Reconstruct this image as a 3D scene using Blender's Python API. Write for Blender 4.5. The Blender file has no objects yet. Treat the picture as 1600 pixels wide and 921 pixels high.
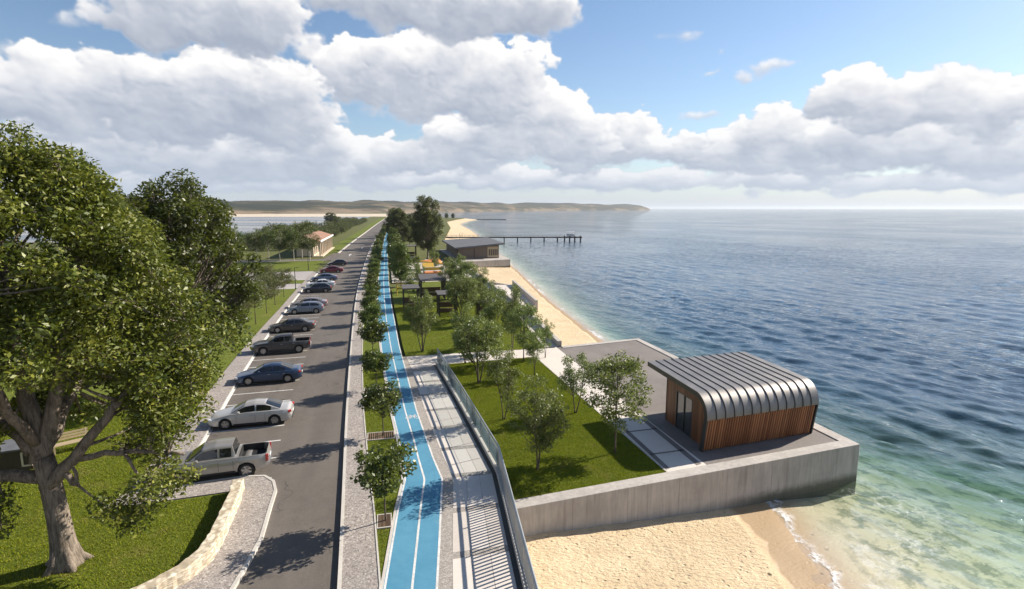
import bpy, bmesh, math, random
import numpy as np
from mathutils import Vector, Matrix
R = math.radians
scn = bpy.context.scene
COL = scn.collection
rng = np.random.default_rng(7)
random.seed(7)

# ------------------------------------------------------------------ camera
CAM_H, F, CW, CH = 13.5, 870.0, 1600.0, 921.0
PITCH = math.atan((CH/2-326.0)/F)
YAW = math.atan(200.0/(F/math.cos(PITCH)))
def up(u, v, z=0.0):
    """survey point: where the sight line of a photo pixel meets the level z"""
    x = (u-CW/2)/F; y = -(v-CH/2)/F
    fw = math.cos(PITCH)+y*math.sin(PITCH); uz = -math.sin(PITCH)+y*math.cos(PITCH)
    t = (z-CAM_H)/uz
    X, Y = x*t, fw*t
    return (X*math.cos(YAW)+Y*math.sin(YAW), -X*math.sin(YAW)+Y*math.cos(YAW))
def azel(u, v):
    x = (u-CW/2)/F; y = -(v-CH/2)/F
    fw = math.cos(PITCH)+y*math.sin(PITCH); uz = -math.sin(PITCH)+y*math.cos(PITCH)
    return math.degrees(math.atan2(x, fw)+YAW), math.degrees(math.atan2(uz, math.hypot(x, fw)))

SUN_AZ, SUN_EL = R(17.0), R(31.5)      # measured anticlockwise from +X
cam = bpy.data.cameras.new('camera'); camo = bpy.data.objects.new('camera', cam); COL.objects.link(camo)
cam.sensor_width = 36.0; cam.lens = F/CW*36.0; cam.clip_end = 200000.0; cam.clip_start = 0.3
camo.location = (0, 0, CAM_H)
camo.rotation_euler = (math.pi/2-PITCH, 0, -YAW)
scn.camera = camo

# ------------------------------------------------------------------ node helpers
class NT:
    def __init__(s, tree): s.t = tree; s.n = tree.nodes; s.l = tree.links
    def node(s, typ, **kw):
        n = s.n.new(typ)
        for k, v in kw.items(): setattr(n, k, v)
        return n
    def put(s, sock, v):
        if v is None: return
        if hasattr(v, 'links') or isinstance(v, bpy.types.NodeSocket): s.l.new(v, sock)
        else: sock.default_value = v
    def math(s, op, a, b=None, c=None, clamp=False):
        n = s.node('ShaderNodeMath', operation=op, use_clamp=clamp)
        for i, v in enumerate((a, b, c)):
            if v is not None: s.put(n.inputs[i], v)
        return n.outputs[0]
    def mix(s, f, a, b, blend='MIX'):
        n = s.node('ShaderNodeMix', data_type='RGBA', blend_type=blend)
        s.put(n.inputs[0], f); s.put(n.inputs[6], col4(a)); s.put(n.inputs[7], col4(b))
        return n.outputs[2]
    def smooth(s, v, lo, hi, a=0.0, b=1.0, itype='SMOOTHSTEP'):
        n = s.node('ShaderNodeMapRange', interpolation_type=itype)
        s.put(n.inputs[0], v); n.inputs[1].default_value = lo; n.inputs[2].default_value = hi
        n.inputs[3].default_value = a; n.inputs[4].default_value = b
        return n.outputs[0]
    def noise(s, vec, scale, detail=4.0, rough=0.55, dist=0.0):
        n = s.node('ShaderNodeTexNoise'); s.put(n.inputs['Vector'], vec)
        n.inputs['Scale'].default_value = scale; n.inputs['Detail'].default_value = detail
        n.inputs['Roughness'].default_value = rough; n.inputs['Distortion'].default_value = dist
        return n.outputs[0]
    def voro(s, vec, scale, feature='F1', out=0):
        n = s.node('ShaderNodeTexVoronoi', feature=feature); s.put(n.inputs['Vector'], vec)
        n.inputs['Scale'].default_value = scale
        return n.outputs[out]
    def comb(s, x, y, z):
        n = s.node('ShaderNodeCombineXYZ')
        for i, v in enumerate((x, y, z)): s.put(n.inputs[i], v)
        return n.outputs[0]
    def sep(s, v):
        n = s.node('ShaderNodeSeparateXYZ'); s.put(n.inputs[0], v); return n.outputs
    def pos(s): return s.node('ShaderNodeNewGeometry').outputs['Position']
    def obj(s): return s.node('ShaderNodeTexCoord').outputs['Object']
    def mapv(s, vec, sc=(1, 1, 1), rot=(0, 0, 0)):
        n = s.node('ShaderNodeMapping'); s.put(n.inputs[0], vec)
        n.inputs['Scale'].default_value = sc; n.inputs['Rotation'].default_value = rot
        return n.outputs[0]
    def bump(s, h, strength=0.4, dist=0.02, normal=None):
        n = s.node('ShaderNodeBump'); s.put(n.inputs['Height'], h)
        n.inputs['Strength'].default_value = strength; n.inputs['Distance'].default_value = dist
        if normal is not None: s.put(n.inputs['Normal'], normal)
        return n.outputs[0]
    def ramp(s, f, stops, interp='LINEAR'):
        n = s.node('ShaderNodeValToRGB'); s.put(n.inputs[0], f)
        cr = n.color_ramp; cr.interpolation = interp
        while len(cr.elements) < len(stops): cr.elements.new(0.5)
        for e, (p, c) in zip(cr.elements, stops): e.position = p; e.color = col4(c)
        return n.outputs[0]
def col4(c):
    if isinstance(c, (tuple, list)) and len(c) == 3: return (*c, 1.0)
    return c
def newmat(name):
    m = bpy.data.materials.new(name); m.use_nodes = True
    m.node_tree.nodes.clear()
    t = NT(m.node_tree); o = t.node('ShaderNodeOutputMaterial')
    return m, t, o
def pbsdf(t, o, col, rough=0.6, metal=0.0, normal=None, spec=0.5, coat=0.0, coat_rough=0.05):
    p = t.node('ShaderNodeBsdfPrincipled')
    t.put(p.inputs['Base Color'], col4(col)); t.put(p.inputs['Roughness'], rough); t.put(p.inputs['Metallic'], metal)
    t.put(p.inputs['Specular IOR Level'], spec); t.put(p.inputs['Coat Weight'], coat); t.put(p.inputs['Coat Roughness'], coat_rough)
    if normal is not None: t.put(p.inputs['Normal'], normal)
    t.l.new(p.outputs[0], o.inputs[0])
    return p
def surf(name, c1, c2, s1=0.4, s2=12.0, rough=0.85, bump=0.25, bscale=40.0, bdist=0.01, fine=0.5, spec=0.3, world=True, metal=0.0, speck=None):
    m, t, o = newmat(name)
    v = t.pos() if world else t.obj()
    a = t.noise(v, s1, 5.0, 0.6); b = t.noise(v, s2, 4.0, 0.6)
    f = t.math('ADD', t.math('MULTIPLY', a, 1.0-fine), t.math('MULTIPLY', b, fine))
    f = t.smooth(f, 0.34, 0.66)
    c = t.mix(f, c1, c2)
    if speck:
        sp = t.smooth(t.voro(v, speck[0], 'F1', 1 if False else 0), 0.0, speck[2])
        c = t.mix(t.math('MULTIPLY', t.math('SUBTRACT', 1.0, sp), speck[3]), c, speck[1])
    nb = t.bump(t.noise(v, bscale, 3.0, 0.6), bump, bdist)
    pbsdf(t, o, c, rough, metal, nb, spec)
    return m

# ------------------------------------------------------------------ materials
M = {}
def mat_asphalt():
    m, t, o = newmat('asphalt')
    v = t.pos()
    a = t.noise(v, 0.12, 4, 0.6); b = t.noise(v, 1.3, 5, 0.65); g = t.noise(v, 55.0, 2, 0.7)
    wear = t.noise(t.mapv(v, (0.9, 0.05, 1), (0, 0, 0.05)), 1.0, 3, 0.5)
    f = t.math('ADD', t.math('MULTIPLY', a, 0.35), t.math('ADD', t.math('MULTIPLY', b, 0.3), t.math('MULTIPLY', wear, 0.35)))
    c = t.mix(t.smooth(f, 0.36, 0.64), (0.125, 0.105, 0.089), (0.180, 0.153, 0.132))
    c = t.mix(t.smooth(g, 0.35, 0.72), t.mix(0.45, c, (0.02, 0.02, 0.02)), t.mix(0.3, c, (0.26, 0.24, 0.22)))
    # oil spots
    oil = t.smooth(t.noise(v, 0.55, 2, 0.5), 0.66, 0.74)
    c = t.mix(t.math('MULTIPLY', oil, 0.4), c, (0.03, 0.028, 0.026))
    # crack lines
    cr = t.node('ShaderNodeTexVoronoi', feature='DISTANCE_TO_EDGE'); t.put(cr.inputs['Vector'], t.node('ShaderNodeVectorMath', operation='ADD').outputs[0])
    va = cr.inputs['Vector'].links[0].from_node; t.put(va.inputs[0], v)
    nz = t.node('ShaderNodeTexNoise'); t.put(nz.inputs['Vector'], v); nz.inputs['Scale'].default_value = 0.8
    t.l.new(nz.outputs[1], va.inputs[1]); cr.inputs['Scale'].default_value = 0.22
    ck = t.smooth(cr.outputs[0], 0.0, 0.006, 1.0, 0.0)
    ck = t.math('MULTIPLY', ck, t.smooth(t.noise(v, 0.3, 2), 0.5, 0.56))
    c = t.mix(t.math('MULTIPLY', ck, 0.6), c, (0.02, 0.02, 0.02))
    pbsdf(t, o, c, 0.82, 0, t.bump(g, 0.35, 0.012), 0.35)
    return m
M['asphalt'] = mat_asphalt()
def mat_pebble(name, base, dark, light, scale=22.0):
    m, t, o = newmat(name)
    v = t.pos()
    vor = t.node('ShaderNodeTexVoronoi'); t.put(vor.inputs['Vector'], v); vor.inputs['Scale'].default_value = scale
    rnd = t.sep(vor.outputs['Color'])[0]
    c = t.ramp(rnd, [(0.0, dark), (0.35, base), (0.7, base), (1.0, light)])
    c = t.mix(t.smooth(t.noise(v, 0.35, 4), 0.35, 0.7, 0.0, 0.35), c, tuple(x*0.72 for x in base))
    edge = t.smooth(vor.outputs['Distance'], 0.25, 0.6, 0.0, 0.45)
    c = t.mix(edge, c, tuple(x*0.45 for x in base))
    pbsdf(t, o, c, 0.85, 0, t.bump(t.math('SUBTRACT', 1.0, vor.outputs['Distance']), 0.5, 0.012), 0.3)
    return m
M['pebble'] = mat_pebble('exposed_aggregate', (0.40, 0.355, 0.325), (0.17, 0.15, 0.14), (0.62, 0.57, 0.52), 15.0)
M['pebble_dark'] = mat_pebble('paver_strip', (0.42, 0.38, 0.34), (0.26, 0.235, 0.21), (0.56, 0.51, 0.47), 17.0)
M['kerb'] = surf('kerb_concrete', (0.46, 0.43, 0.39), (0.58, 0.545, 0.50), 0.6, 9.0, 0.8, 0.2)
M['white_line'] = surf('road_paint', (0.46, 0.46, 0.45), (0.80, 0.79, 0.76), 1.5, 16.0, 0.7, 0.15, fine=0.55)
def mat_lane():
    m, t, o = newmat('cycle_lane_blue')
    v = t.pos()
    a = t.noise(v, 0.22, 4, 0.6); b = t.noise(v, 2.6, 5, 0.6); g = t.noise(v, 70.0, 2, 0.7)
    f = t.math('ADD', t.math('MULTIPLY', a, 0.6), t.math('MULTIPLY', b, 0.4))
    c = t.mix(t.smooth(f, 0.35, 0.65), (0.062, 0.225, 0.35), (0.09, 0.275, 0.405))
    c = t.mix(t.smooth(g, 0.5, 0.8, 0.0, 0.35), c, (0.30, 0.52, 0.62))
    dirt = t.smooth(t.noise(t.mapv(v, (1.6, 0.35, 1)), 0.9, 5, 0.65), 0.52, 0.72)
    c = t.mix(t.math('MULTIPLY', dirt, 0.3), c, (0.12, 0.22, 0.27))
    tyre = t.smooth(t.noise(t.mapv(v, (7.0, 0.10, 1)), 1.0, 4, .6), .56, .70)
    c = t.mix(t.math('MULTIPLY', tyre, t.smooth(t.noise(v, .12, 3), .40, .58, 0, .5)), c, (0.05, 0.12, 0.17))
    worn = t.math('MULTIPLY', t.smooth(t.noise(v, 1.4, 6, .72), .60, .70), t.smooth(t.noise(v, .25, 2), .45, .6))
    c = t.mix(t.math('MULTIPLY', worn, .5), c, (0.20, 0.33, 0.39))
    pbsdf(t, o, c, 0.72, 0, t.bump(g, 0.3, 0.01), 0.35)
    return m
M['lane'] = mat_lane()
def mat_slab():
    m, t, o = newmat('concrete_slab')
    v = t.pos(); a = t.noise(v, 0.5, 4, 0.6); b = t.noise(v, 5.0, 5, 0.65); g = t.noise(v, 60.0, 2, 0.6)
    ri = t.node('ShaderNodeNewGeometry').outputs['Random Per Island']
    f = t.math('ADD', t.math('MULTIPLY', a, 0.35), t.math('ADD', t.math('MULTIPLY', b, 0.35), t.math('MULTIPLY', ri, 0.3)))
    c = t.mix(t.smooth(f, 0.25, 0.75), (0.53, 0.48, 0.43), (0.68, 0.62, 0.56))
    c = t.mix(t.smooth(g, 0.5, 0.85, 0, 0.3), c, (0.35, 0.32, 0.30))
    pbsdf(t, o, c, 0.8, 0, t.bump(g, 0.2, 0.006), 0.3)
    return m
M['slab'] = mat_slab()
M['deck'] = surf('dark_deck_paving', (0.165, 0.145, 0.135), (0.225, 0.20, 0.185), 0.3, 6.0, 0.85, 0.25, 60.0, fine=0.4)
def mat_wallconc():
    m, t, o = newmat('cast_concrete')
    v = t.pos(); sx = t.sep(v)
    a = t.noise(v, 0.5, 5, 0.65); b = t.noise(t.mapv(v, (3.0, 3.0, 0.35)), 1.4, 5, 0.65); g = t.noise(v, 30.0, 3, 0.6)
    f = t.math('ADD', t.math('MULTIPLY', a, 0.5), t.math('MULTIPLY', b, 0.5))
    c = t.mix(t.smooth(f, 0.32, 0.68), (0.34, 0.315, 0.29), (0.52, 0.48, 0.44))
    # panel joints every 3.2 m along the wall
    jx = t.math('ABSOLUTE', t.math('SUBTRACT', t.math('FRACT', t.math('DIVIDE', t.math('ADD', sx[0], sx[1]), 3.3)), 0.5))
    joint = t.smooth(jx, 0.0, 0.006, 1.0, 0.0)
    vert = t.math('LESS_THAN', t.math('ABSOLUTE', t.sep(t.node('ShaderNodeNewGeometry').outputs['Normal'])[2]), 0.6)
    jv = t.math('MULTIPLY', joint, vert)
    c = t.mix(t.math('MULTIPLY', jv, 0.7), c, (0.12, 0.11, 0.10))
    # rust; darker near the bottom for wetness and a painted shadow strip
    damp_shade = t.math('MULTIPLY', t.smooth(t.math('ADD', sx[2], t.math('MULTIPLY', t.noise(v, 1.2, 4), 0.7)), -2.0, -1.1, 1.0, 0.0), vert)
    c = t.mix(t.math('MULTIPLY', damp_shade, 0.55), c, (0.16, 0.15, 0.12))
    alg = t.math('MULTIPLY', t.math('MULTIPLY', t.smooth(t.math('ADD', sx[2], t.math('MULTIPLY', t.noise(v, 2.2, 4, .7), 0.6)), -1.75, -1.25, 1.0, 0.0), vert), t.smooth(sx[0], 16, 20))
    c = t.mix(t.math('MULTIPLY', alg, 0.7), c, (0.055, 0.06, 0.03))
    run = t.math('MULTIPLY', t.smooth(t.noise(t.mapv(v, (5, 5, .18)), 1.0, 4, .6), .56, .70), vert)
    c = t.mix(t.math('MULTIPLY', run, .35), c, (0.19, 0.17, 0.15))
    rust = t.math('MULTIPLY', t.smooth(t.noise(t.mapv(v, (1, 1, 0.6)), 0.7, 5, 0.7), 0.62, 0.75), vert)
    c = t.mix(t.math('MULTIPLY', rust, 0.25), c, (0.36, 0.22, 0.13))
    h = t.math('SUBTRACT', g, t.math('MULTIPLY', jv, 3.0))
    pbsdf(t, o, c, 0.82, 0, t.bump(h, 0.35, 0.012), 0.3)
    return m
M['wallconc'] = mat_wallconc()
def mat_soil(name, ca, cb, cc):
    m, t, o = newmat(name)
    v = t.pos(); a = t.noise(v, 0.25, 5, 0.6); b = t.noise(v, 3.0, 5, 0.65); g = t.noise(v, 38.0, 4, 0.75)
    f = t.math('ADD', t.math('MULTIPLY', a, 0.5), t.math('MULTIPLY', b, 0.5))
    c = t.mix(t.smooth(f, 0.34, 0.66), ca, cb)
    c = t.mix(t.smooth(g, 0.38, 0.72), t.mix(0.4, c, (0.012, 0.02, 0.004)), t.mix(0.3, c, cc))
    dry = t.smooth(t.noise(v, 0.55, 5, 0.65), 0.52, 0.70)
    c = t.mix(t.math('MULTIPLY', dry, 0.45), c, (0.22, 0.19, 0.06))
    pbsdf(t, o, c, 0.9, 0, t.bump(g, 0.8, 0.05), 0.15)
    return m
M['lawn'] = mat_soil('lawn_turf', (0.115, 0.150, 0.015), (0.165, 0.205, 0.024), (0.24, 0.26, 0.05))
M['field'] = mat_soil('rough_grassland', (0.085, 0.11, 0.03), (0.16, 0.165, 0.055), (0.24, 0.22, 0.09))
def mat_blade():
    m, t, o = newmat('grass_blades')
    ri = t.node('ShaderNodeNewGeometry').outputs['Random Per Island']
    big = t.noise(t.pos(), 0.35, 4, 0.6)
    c = t.ramp(ri, [(0.0, (0.16, 0.21, 0.012)), (0.55, (0.25, 0.285, 0.02)), (0.85, (0.32, 0.335, 0.035)), (1.0, (0.42, 0.36, 0.09))])
    c = t.mix(t.smooth(big, 0.35, 0.65, 0.0, 0.5), c, (0.20, 0.21, 0.03))
    c = t.mix(t.smooth(t.noise(t.pos(), .55, 5, .65), .52, .70, 0, .55), c, (0.30, 0.26, 0.07))
    c = t.mix(t.smooth(t.noise(t.pos(), 1.7, 3, .6), .55, .68, 0, .5), c, (0.075, 0.13, 0.012))
    d = t.node('ShaderNodeBsdfDiffuse'); t.put(d.inputs[0], c)
    tr = t.node('ShaderNodeBsdfTranslucent'); t.put(tr.inputs[0], t.mix(0.5, c, (0.2, 0.28, 0.02)))
    ms = t.node('ShaderNodeMixShader'); ms.inputs[0].default_value = 0.35
    t.l.new(d.outputs[0], ms.inputs[1]); t.l.new(tr.outputs[0], ms.inputs[2]); t.l.new(ms.outputs[0], o.inputs[0])
    return m
M['blade'] = mat_blade()
def mat_leaf(name, stops, trans=0.3, rough=0.42, spec=0.5):
    m, t, o = newmat(name)
    g = t.node('ShaderNodeNewGeometry')
    c = t.ramp(g.outputs['Random Per Island'], stops)
    oi = t.node('ShaderNodeObjectInfo').outputs['Random']
    big = t.noise(t.obj(), 0.8, 3, 0.6)
    c = t.mix(t.smooth(big, 0.35, 0.68, 0.0, 0.45), c, stops[-1][1])
    hs = t.node('ShaderNodeHueSaturation'); t.put(hs.inputs['Color'], c)
    t.put(hs.inputs['Hue'], t.math('MULTIPLY_ADD', oi, 0.03, 0.485)); t.put(hs.inputs['Value'], t.math('MULTIPLY_ADD', oi, 0.35, 0.82))
    c = hs.outputs[0]
    p = t.node('ShaderNodeBsdfPrincipled'); t.put(p.inputs['Base Color'], c); p.inputs['Roughness'].default_value = rough
    p.inputs['Specular IOR Level'].default_value = spec
    tr = t.node('ShaderNodeBsdfTranslucent'); t.put(tr.inputs[0], t.mix(0.5, c, (0.20, 0.25, 0.015)))
    ms = t.node('ShaderNodeMixShader'); ms.inputs[0].default_value = trans
    t.l.new(p.outputs[0], ms.inputs[1]); t.l.new(tr.outputs[0], ms.inputs[2]); t.l.new(ms.outputs[0], o.inputs[0])
    return m
M['leaf_big'] = mat_leaf('broad_leaves', [(0, (0.032, 0.050, 0.008)), (0.45, (0.075, 0.102, 0.012)), (0.8, (0.145, 0.165, 0.020)), (1, (0.24, 0.23, 0.035))], trans=.22, rough=.48)
M['leaf_dark'] = mat_leaf('dark_leaves', [(0, (0.028, 0.050, 0.010)), (0.5, (0.052, 0.082, 0.014)), (0.85, (0.088, 0.118, 0.020)), (1, (0.14, 0.155, 0.03))])
M['leaf_street'] = mat_leaf('street_tree_leaves', [(0, (0.030, 0.060, 0.014)), (0.5, (0.056, 0.096, 0.020)), (0.85, (0.105, 0.145, 0.028)), (1, (0.17, 0.19, 0.045))])
M['leaf_park'] = mat_leaf('park_tree_leaves', [(0, (0.072, 0.115, 0.024)), (0.5, (0.128, 0.18, 0.042)), (0.85, (0.195, 0.24, 0.066)), (1, (0.28, 0.31, 0.11))], rough=0.5)
M['leaf_scrub'] = mat_leaf('scrub_leaves', [(0, (0.030, 0.045, 0.016)), (0.5, (0.052, 0.068, 0.022)), (0.85, (0.08, 0.095, 0.032)), (1, (0.11, 0.115, 0.045))], rough=0.55)
M['leaf_olive'] = mat_leaf('olive_leaves', [(0, (0.06, 0.07, 0.028)), (0.5, (0.095, 0.105, 0.04)), (0.85, (0.13, 0.135, 0.055)), (1, (0.17, 0.165, 0.075))], rough=0.55)
def mat_bark(name, c1, c2):
    m, t, o = newmat(name)
    v = t.obj(); n1 = t.noise(t.mapv(v, (6, 6, 0.9)), 1.6, 6, 0.7, 0.6); n2 = t.noise(v, 1.5, 4, 0.6)
    f = t.math('ADD', t.math('MULTIPLY', n1, 0.7), t.math('MULTIPLY', n2, 0.3))
    c = t.mix(t.smooth(f, 0.36, 0.62), c1, c2)
    pbsdf(t, o, c, 0.9, 0, t.bump(n1, 0.9, 0.06), 0.2)
    return m
M['bark'] = mat_bark('rough_bark', (0.10, 0.08, 0.062), (0.29, 0.24, 0.195))
M['bark_thin'] = mat_bark('smooth_bark', (0.075, 0.06, 0.045), (0.16, 0.13, 0.10))
M['bark_pale'] = mat_bark('pale_bark', (0.35, 0.31, 0.26), (0.55, 0.50, 0.43))
def mat_wood(name, c1, c2, rough=0.5):
    m, t, o = newmat(name)
    v = t.obj(); ri = t.node('ShaderNodeNewGeometry').outputs['Random Per Island']
    g = t.noise(t.mapv(v, (14, 14, 1.0)), 1.0, 5, 0.6, 0.8)
    f = t.math('ADD', t.math('MULTIPLY', g, 0.5), t.math('MULTIPLY', ri, 0.5))
    c = t.mix(t.smooth(f, 0.2, 0.8), c1, c2)
    pbsdf(t, o, c, rough, 0, t.bump(g, 0.2, 0.004), 0.4)
    return m
M['timber'] = mat_wood('red_timber_slats', (0.20, 0.075, 0.030), (0.37, 0.155, 0.065))
M['timber_face'] = mat_wood('facade_timber', (0.12, 0.045, 0.018), (0.24, 0.10, 0.045))
M['timber_dark'] = mat_wood('dark_timber', (0.030, 0.022, 0.018), (0.065, 0.048, 0.038))
M['timber_pale'] = mat_wood('pale_timber', (0.36, 0.27, 0.16), (0.52, 0.42, 0.28))
M['timber_mid'] = mat_wood('weathered_timber', (0.12, 0.075, 0.05), (0.22, 0.15, 0.10))
def mat_zinc():
    m, t, o = newmat('zinc_sheet')
    v = t.obj(); a = t.noise(v, 0.9, 5, 0.6); ri = t.node('ShaderNodeNewGeometry').outputs['Random Per Island']
    st = t.noise(t.mapv(v, (30, 1.2, 1.2)), 1.0, 4, 0.6)
    f = t.math('ADD', t.math('MULTIPLY', a, 0.5), t.math('MULTIPLY', st, 0.5))
    c = t.mix(t.smooth(f, 0.3, 0.7), (0.19, 0.18, 0.175), (0.275, 0.262, 0.255))
    pbsdf(t, o, c, t.smooth(f, 0.2, 0.8, 0.44, 0.60), 0.7, t.bump(t.noise(v, 1.4, 3), 0.12, 0.03), 0.5)
    return m
M['zinc'] = mat_zinc()
M['darkmetal'] = surf('dark_metal', (0.035, 0.034, 0.034), (0.055, 0.053, 0.052), 1.0, 10, 0.45, 0.05, world=False, metal=0.3, spec=0.5)
M['greymetal'] = surf('grey_metal', (0.32, 0.345, 0.36), (0.42, 0.445, 0.46), 1.0, 10, 0.4, 0.05, world=False, metal=0.6, spec=0.5)
def mat_glass(name, tint, alpha, rough=0.03):
    m, t, o = newmat(name)
    p = t.node('ShaderNodeBsdfPrincipled'); p.inputs['Base Color'].default_value = col4(tint); p.inputs['Roughness'].default_value = rough
    p.inputs['Specular IOR Level'].default_value = 0.8
    tr = t.node('ShaderNodeBsdfTransparent'); tr.inputs[0].default_value = (0.94, 0.97, 0.975, 1)
    ms = t.node('ShaderNodeMixShader')
    ly = t.node('ShaderNodeLayerWeight'); ly.inputs[0].default_value = 0.12
    t.put(ms.inputs[0], t.math('MULTIPLY_ADD', ly.outputs['Fresnel'], 1.0-alpha, alpha, True))
    t.l.new(tr.outputs[0], ms.inputs[1]); t.l.new(p.outputs[0], ms.inputs[2]); t.l.new(ms.outputs[0], o.inputs[0])
    return m
M['rail_glass'] = mat_glass('railing_glass', (0.16, 0.21, 0.23), 0.09)
def mat_plain(name, c, rough=0.5, metal=0.0, coat=0.0, spec=0.5, var=0.12):
    m, t, o = newmat(name)
    n = t.noise(t.obj(), 2.5, 4, 0.6)
    cc = t.mix(n, tuple(x*(1-var) for x in c), tuple(min(1, x*(1+var)) for x in c))
    pbsdf(t, o, cc, rough, metal, None, spec, coat)
    return m
M['carglass'] = mat_plain('car_glass', (0.012, 0.014, 0.016), 0.04, spec=0.9)
M['winglass'] = mat_plain('window_glass', (0.05, 0.055, 0.06), 0.04, spec=0.9)
M['tyre'] = mat_plain('tyre_rubber', (0.018, 0.018, 0.018), 0.85)
M['rim'] = mat_plain('alloy_rim', (0.42, 0.42, 0.43), 0.3, 0.8)
M['trim'] = mat_plain('black_trim', (0.02, 0.02, 0.021), 0.6)
M['redlamp'] = mat_plain('red_lamp', (0.42, 0.02, 0.015), 0.15, coat=1)
M['headlamp'] = mat_plain('clear_lamp', (0.62, 0.64, 0.66), 0.1, coat=1)
M['plate'] = mat_plain('plate_white', (0.75, 0.75, 0.72), 0.5)
for k, c, me, ro in (('silver', (0.38, 0.365, 0.345), 0.45, 0.33), ('pearl', (0.50, 0.485, 0.465), 0.3, 0.3), ('blue', (0.035, 0.062, 0.125), 0.4, 0.28),
                 ('graphite', (0.075, 0.073, 0.078), 0.4, 0.3), ('grey', (0.085, 0.078, 0.075), 0.4, 0.3), ('bluegrey', (0.20, 0.235, 0.29), 0.4, 0.3),
                 ('mauve', (0.30, 0.26, 0.27), 0.4, 0.3), ('night', (0.02, 0.03, 0.045), 0.3, 0.25), ('white', (0.62, 0.64, 0.66), 0.1, 0.3),
                 ('steelblue', (0.11, 0.15, 0.23), 0.4, 0.3), ('red', (0.17, 0.013, 0.025), 0.3, 0.3), ('black', (0.016, 0.02, 0.026), 0.3, 0.22)):
    M['paint_'+k] = mat_plain('paint_'+k, c, ro, me, coat=0.6, var=0.04)
M['yellow'] = mat_plain('yellow_paint', (0.60, 0.38, 0.06), 0.5)
M['orange'] = mat_plain('orange_fabric', (0.55, 0.20, 0.05), 0.7)
M['teal'] = mat_plain('teal_paint', (0.10, 0.32, 0.34), 0.5)
M['whitepaint'] = mat_plain('white_paint', (0.78, 0.77, 0.74), 0.5)
M['cream'] = mat_plain('cream_render', (0.62, 0.52, 0.40), 0.8)
M['rooftile'] = surf('red_roof_tiles', (0.26, 0.14, 0.095), (0.34, 0.20, 0.14), 0.6, 3.0, 0.8, 0.4, 6.0)
M['hut_roof'] = mat_wood('hut_roof_boards', (0.07, 0.065, 0.065), (0.12, 0.11, 0.11), 0.7)
M['cladding'] = mat_wood('grey_brown_cladding', (0.14, 0.105, 0.082), (0.20, 0.155, 0.125), 0.7)
M['slate'] = surf('slate_roof', (0.105, 0.11, 0.12), (0.15, 0.155, 0.165), 0.3, 2.0, 0.7, 0.2)
def mat_stonewall():
    m, t, o = newmat('stacked_stone')
    v = t.pos(); vo = t.node('ShaderNodeTexVoronoi'); t.put(vo.inputs['Vector'], t.mapv(v, (2.6, 2.6, 9.0), (0, 0, 0.5))); vo.inputs['Scale'].default_value = 1.6
    r = t.sep(vo.outputs['Color'])[0]
    c = t.ramp(r, [(0, (0.50, 0.42, 0.31)), (0.5, (0.66, 0.58, 0.45)), (1, (0.76, 0.69, 0.56))])
    ed = t.smooth(vo.outputs['Distance'], 0.38, 0.7)
    c = t.mix(t.math('MULTIPLY', ed, 0.6), c, (0.26, 0.2, 0.13))
    c = t.mix(t.smooth(t.noise(v, 14, 4, 0.7), 0.5, 0.75, 0, 0.35), c, (0.36, 0.29, 0.2))
    pbsdf(t, o, c, 0.9, 0, t.bump(t.math('SUBTRACT', 1.0, vo.outputs['Distance']), 0.5, 0.02), 0.2)
    return m
M['stone'] = mat_stonewall()

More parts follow.
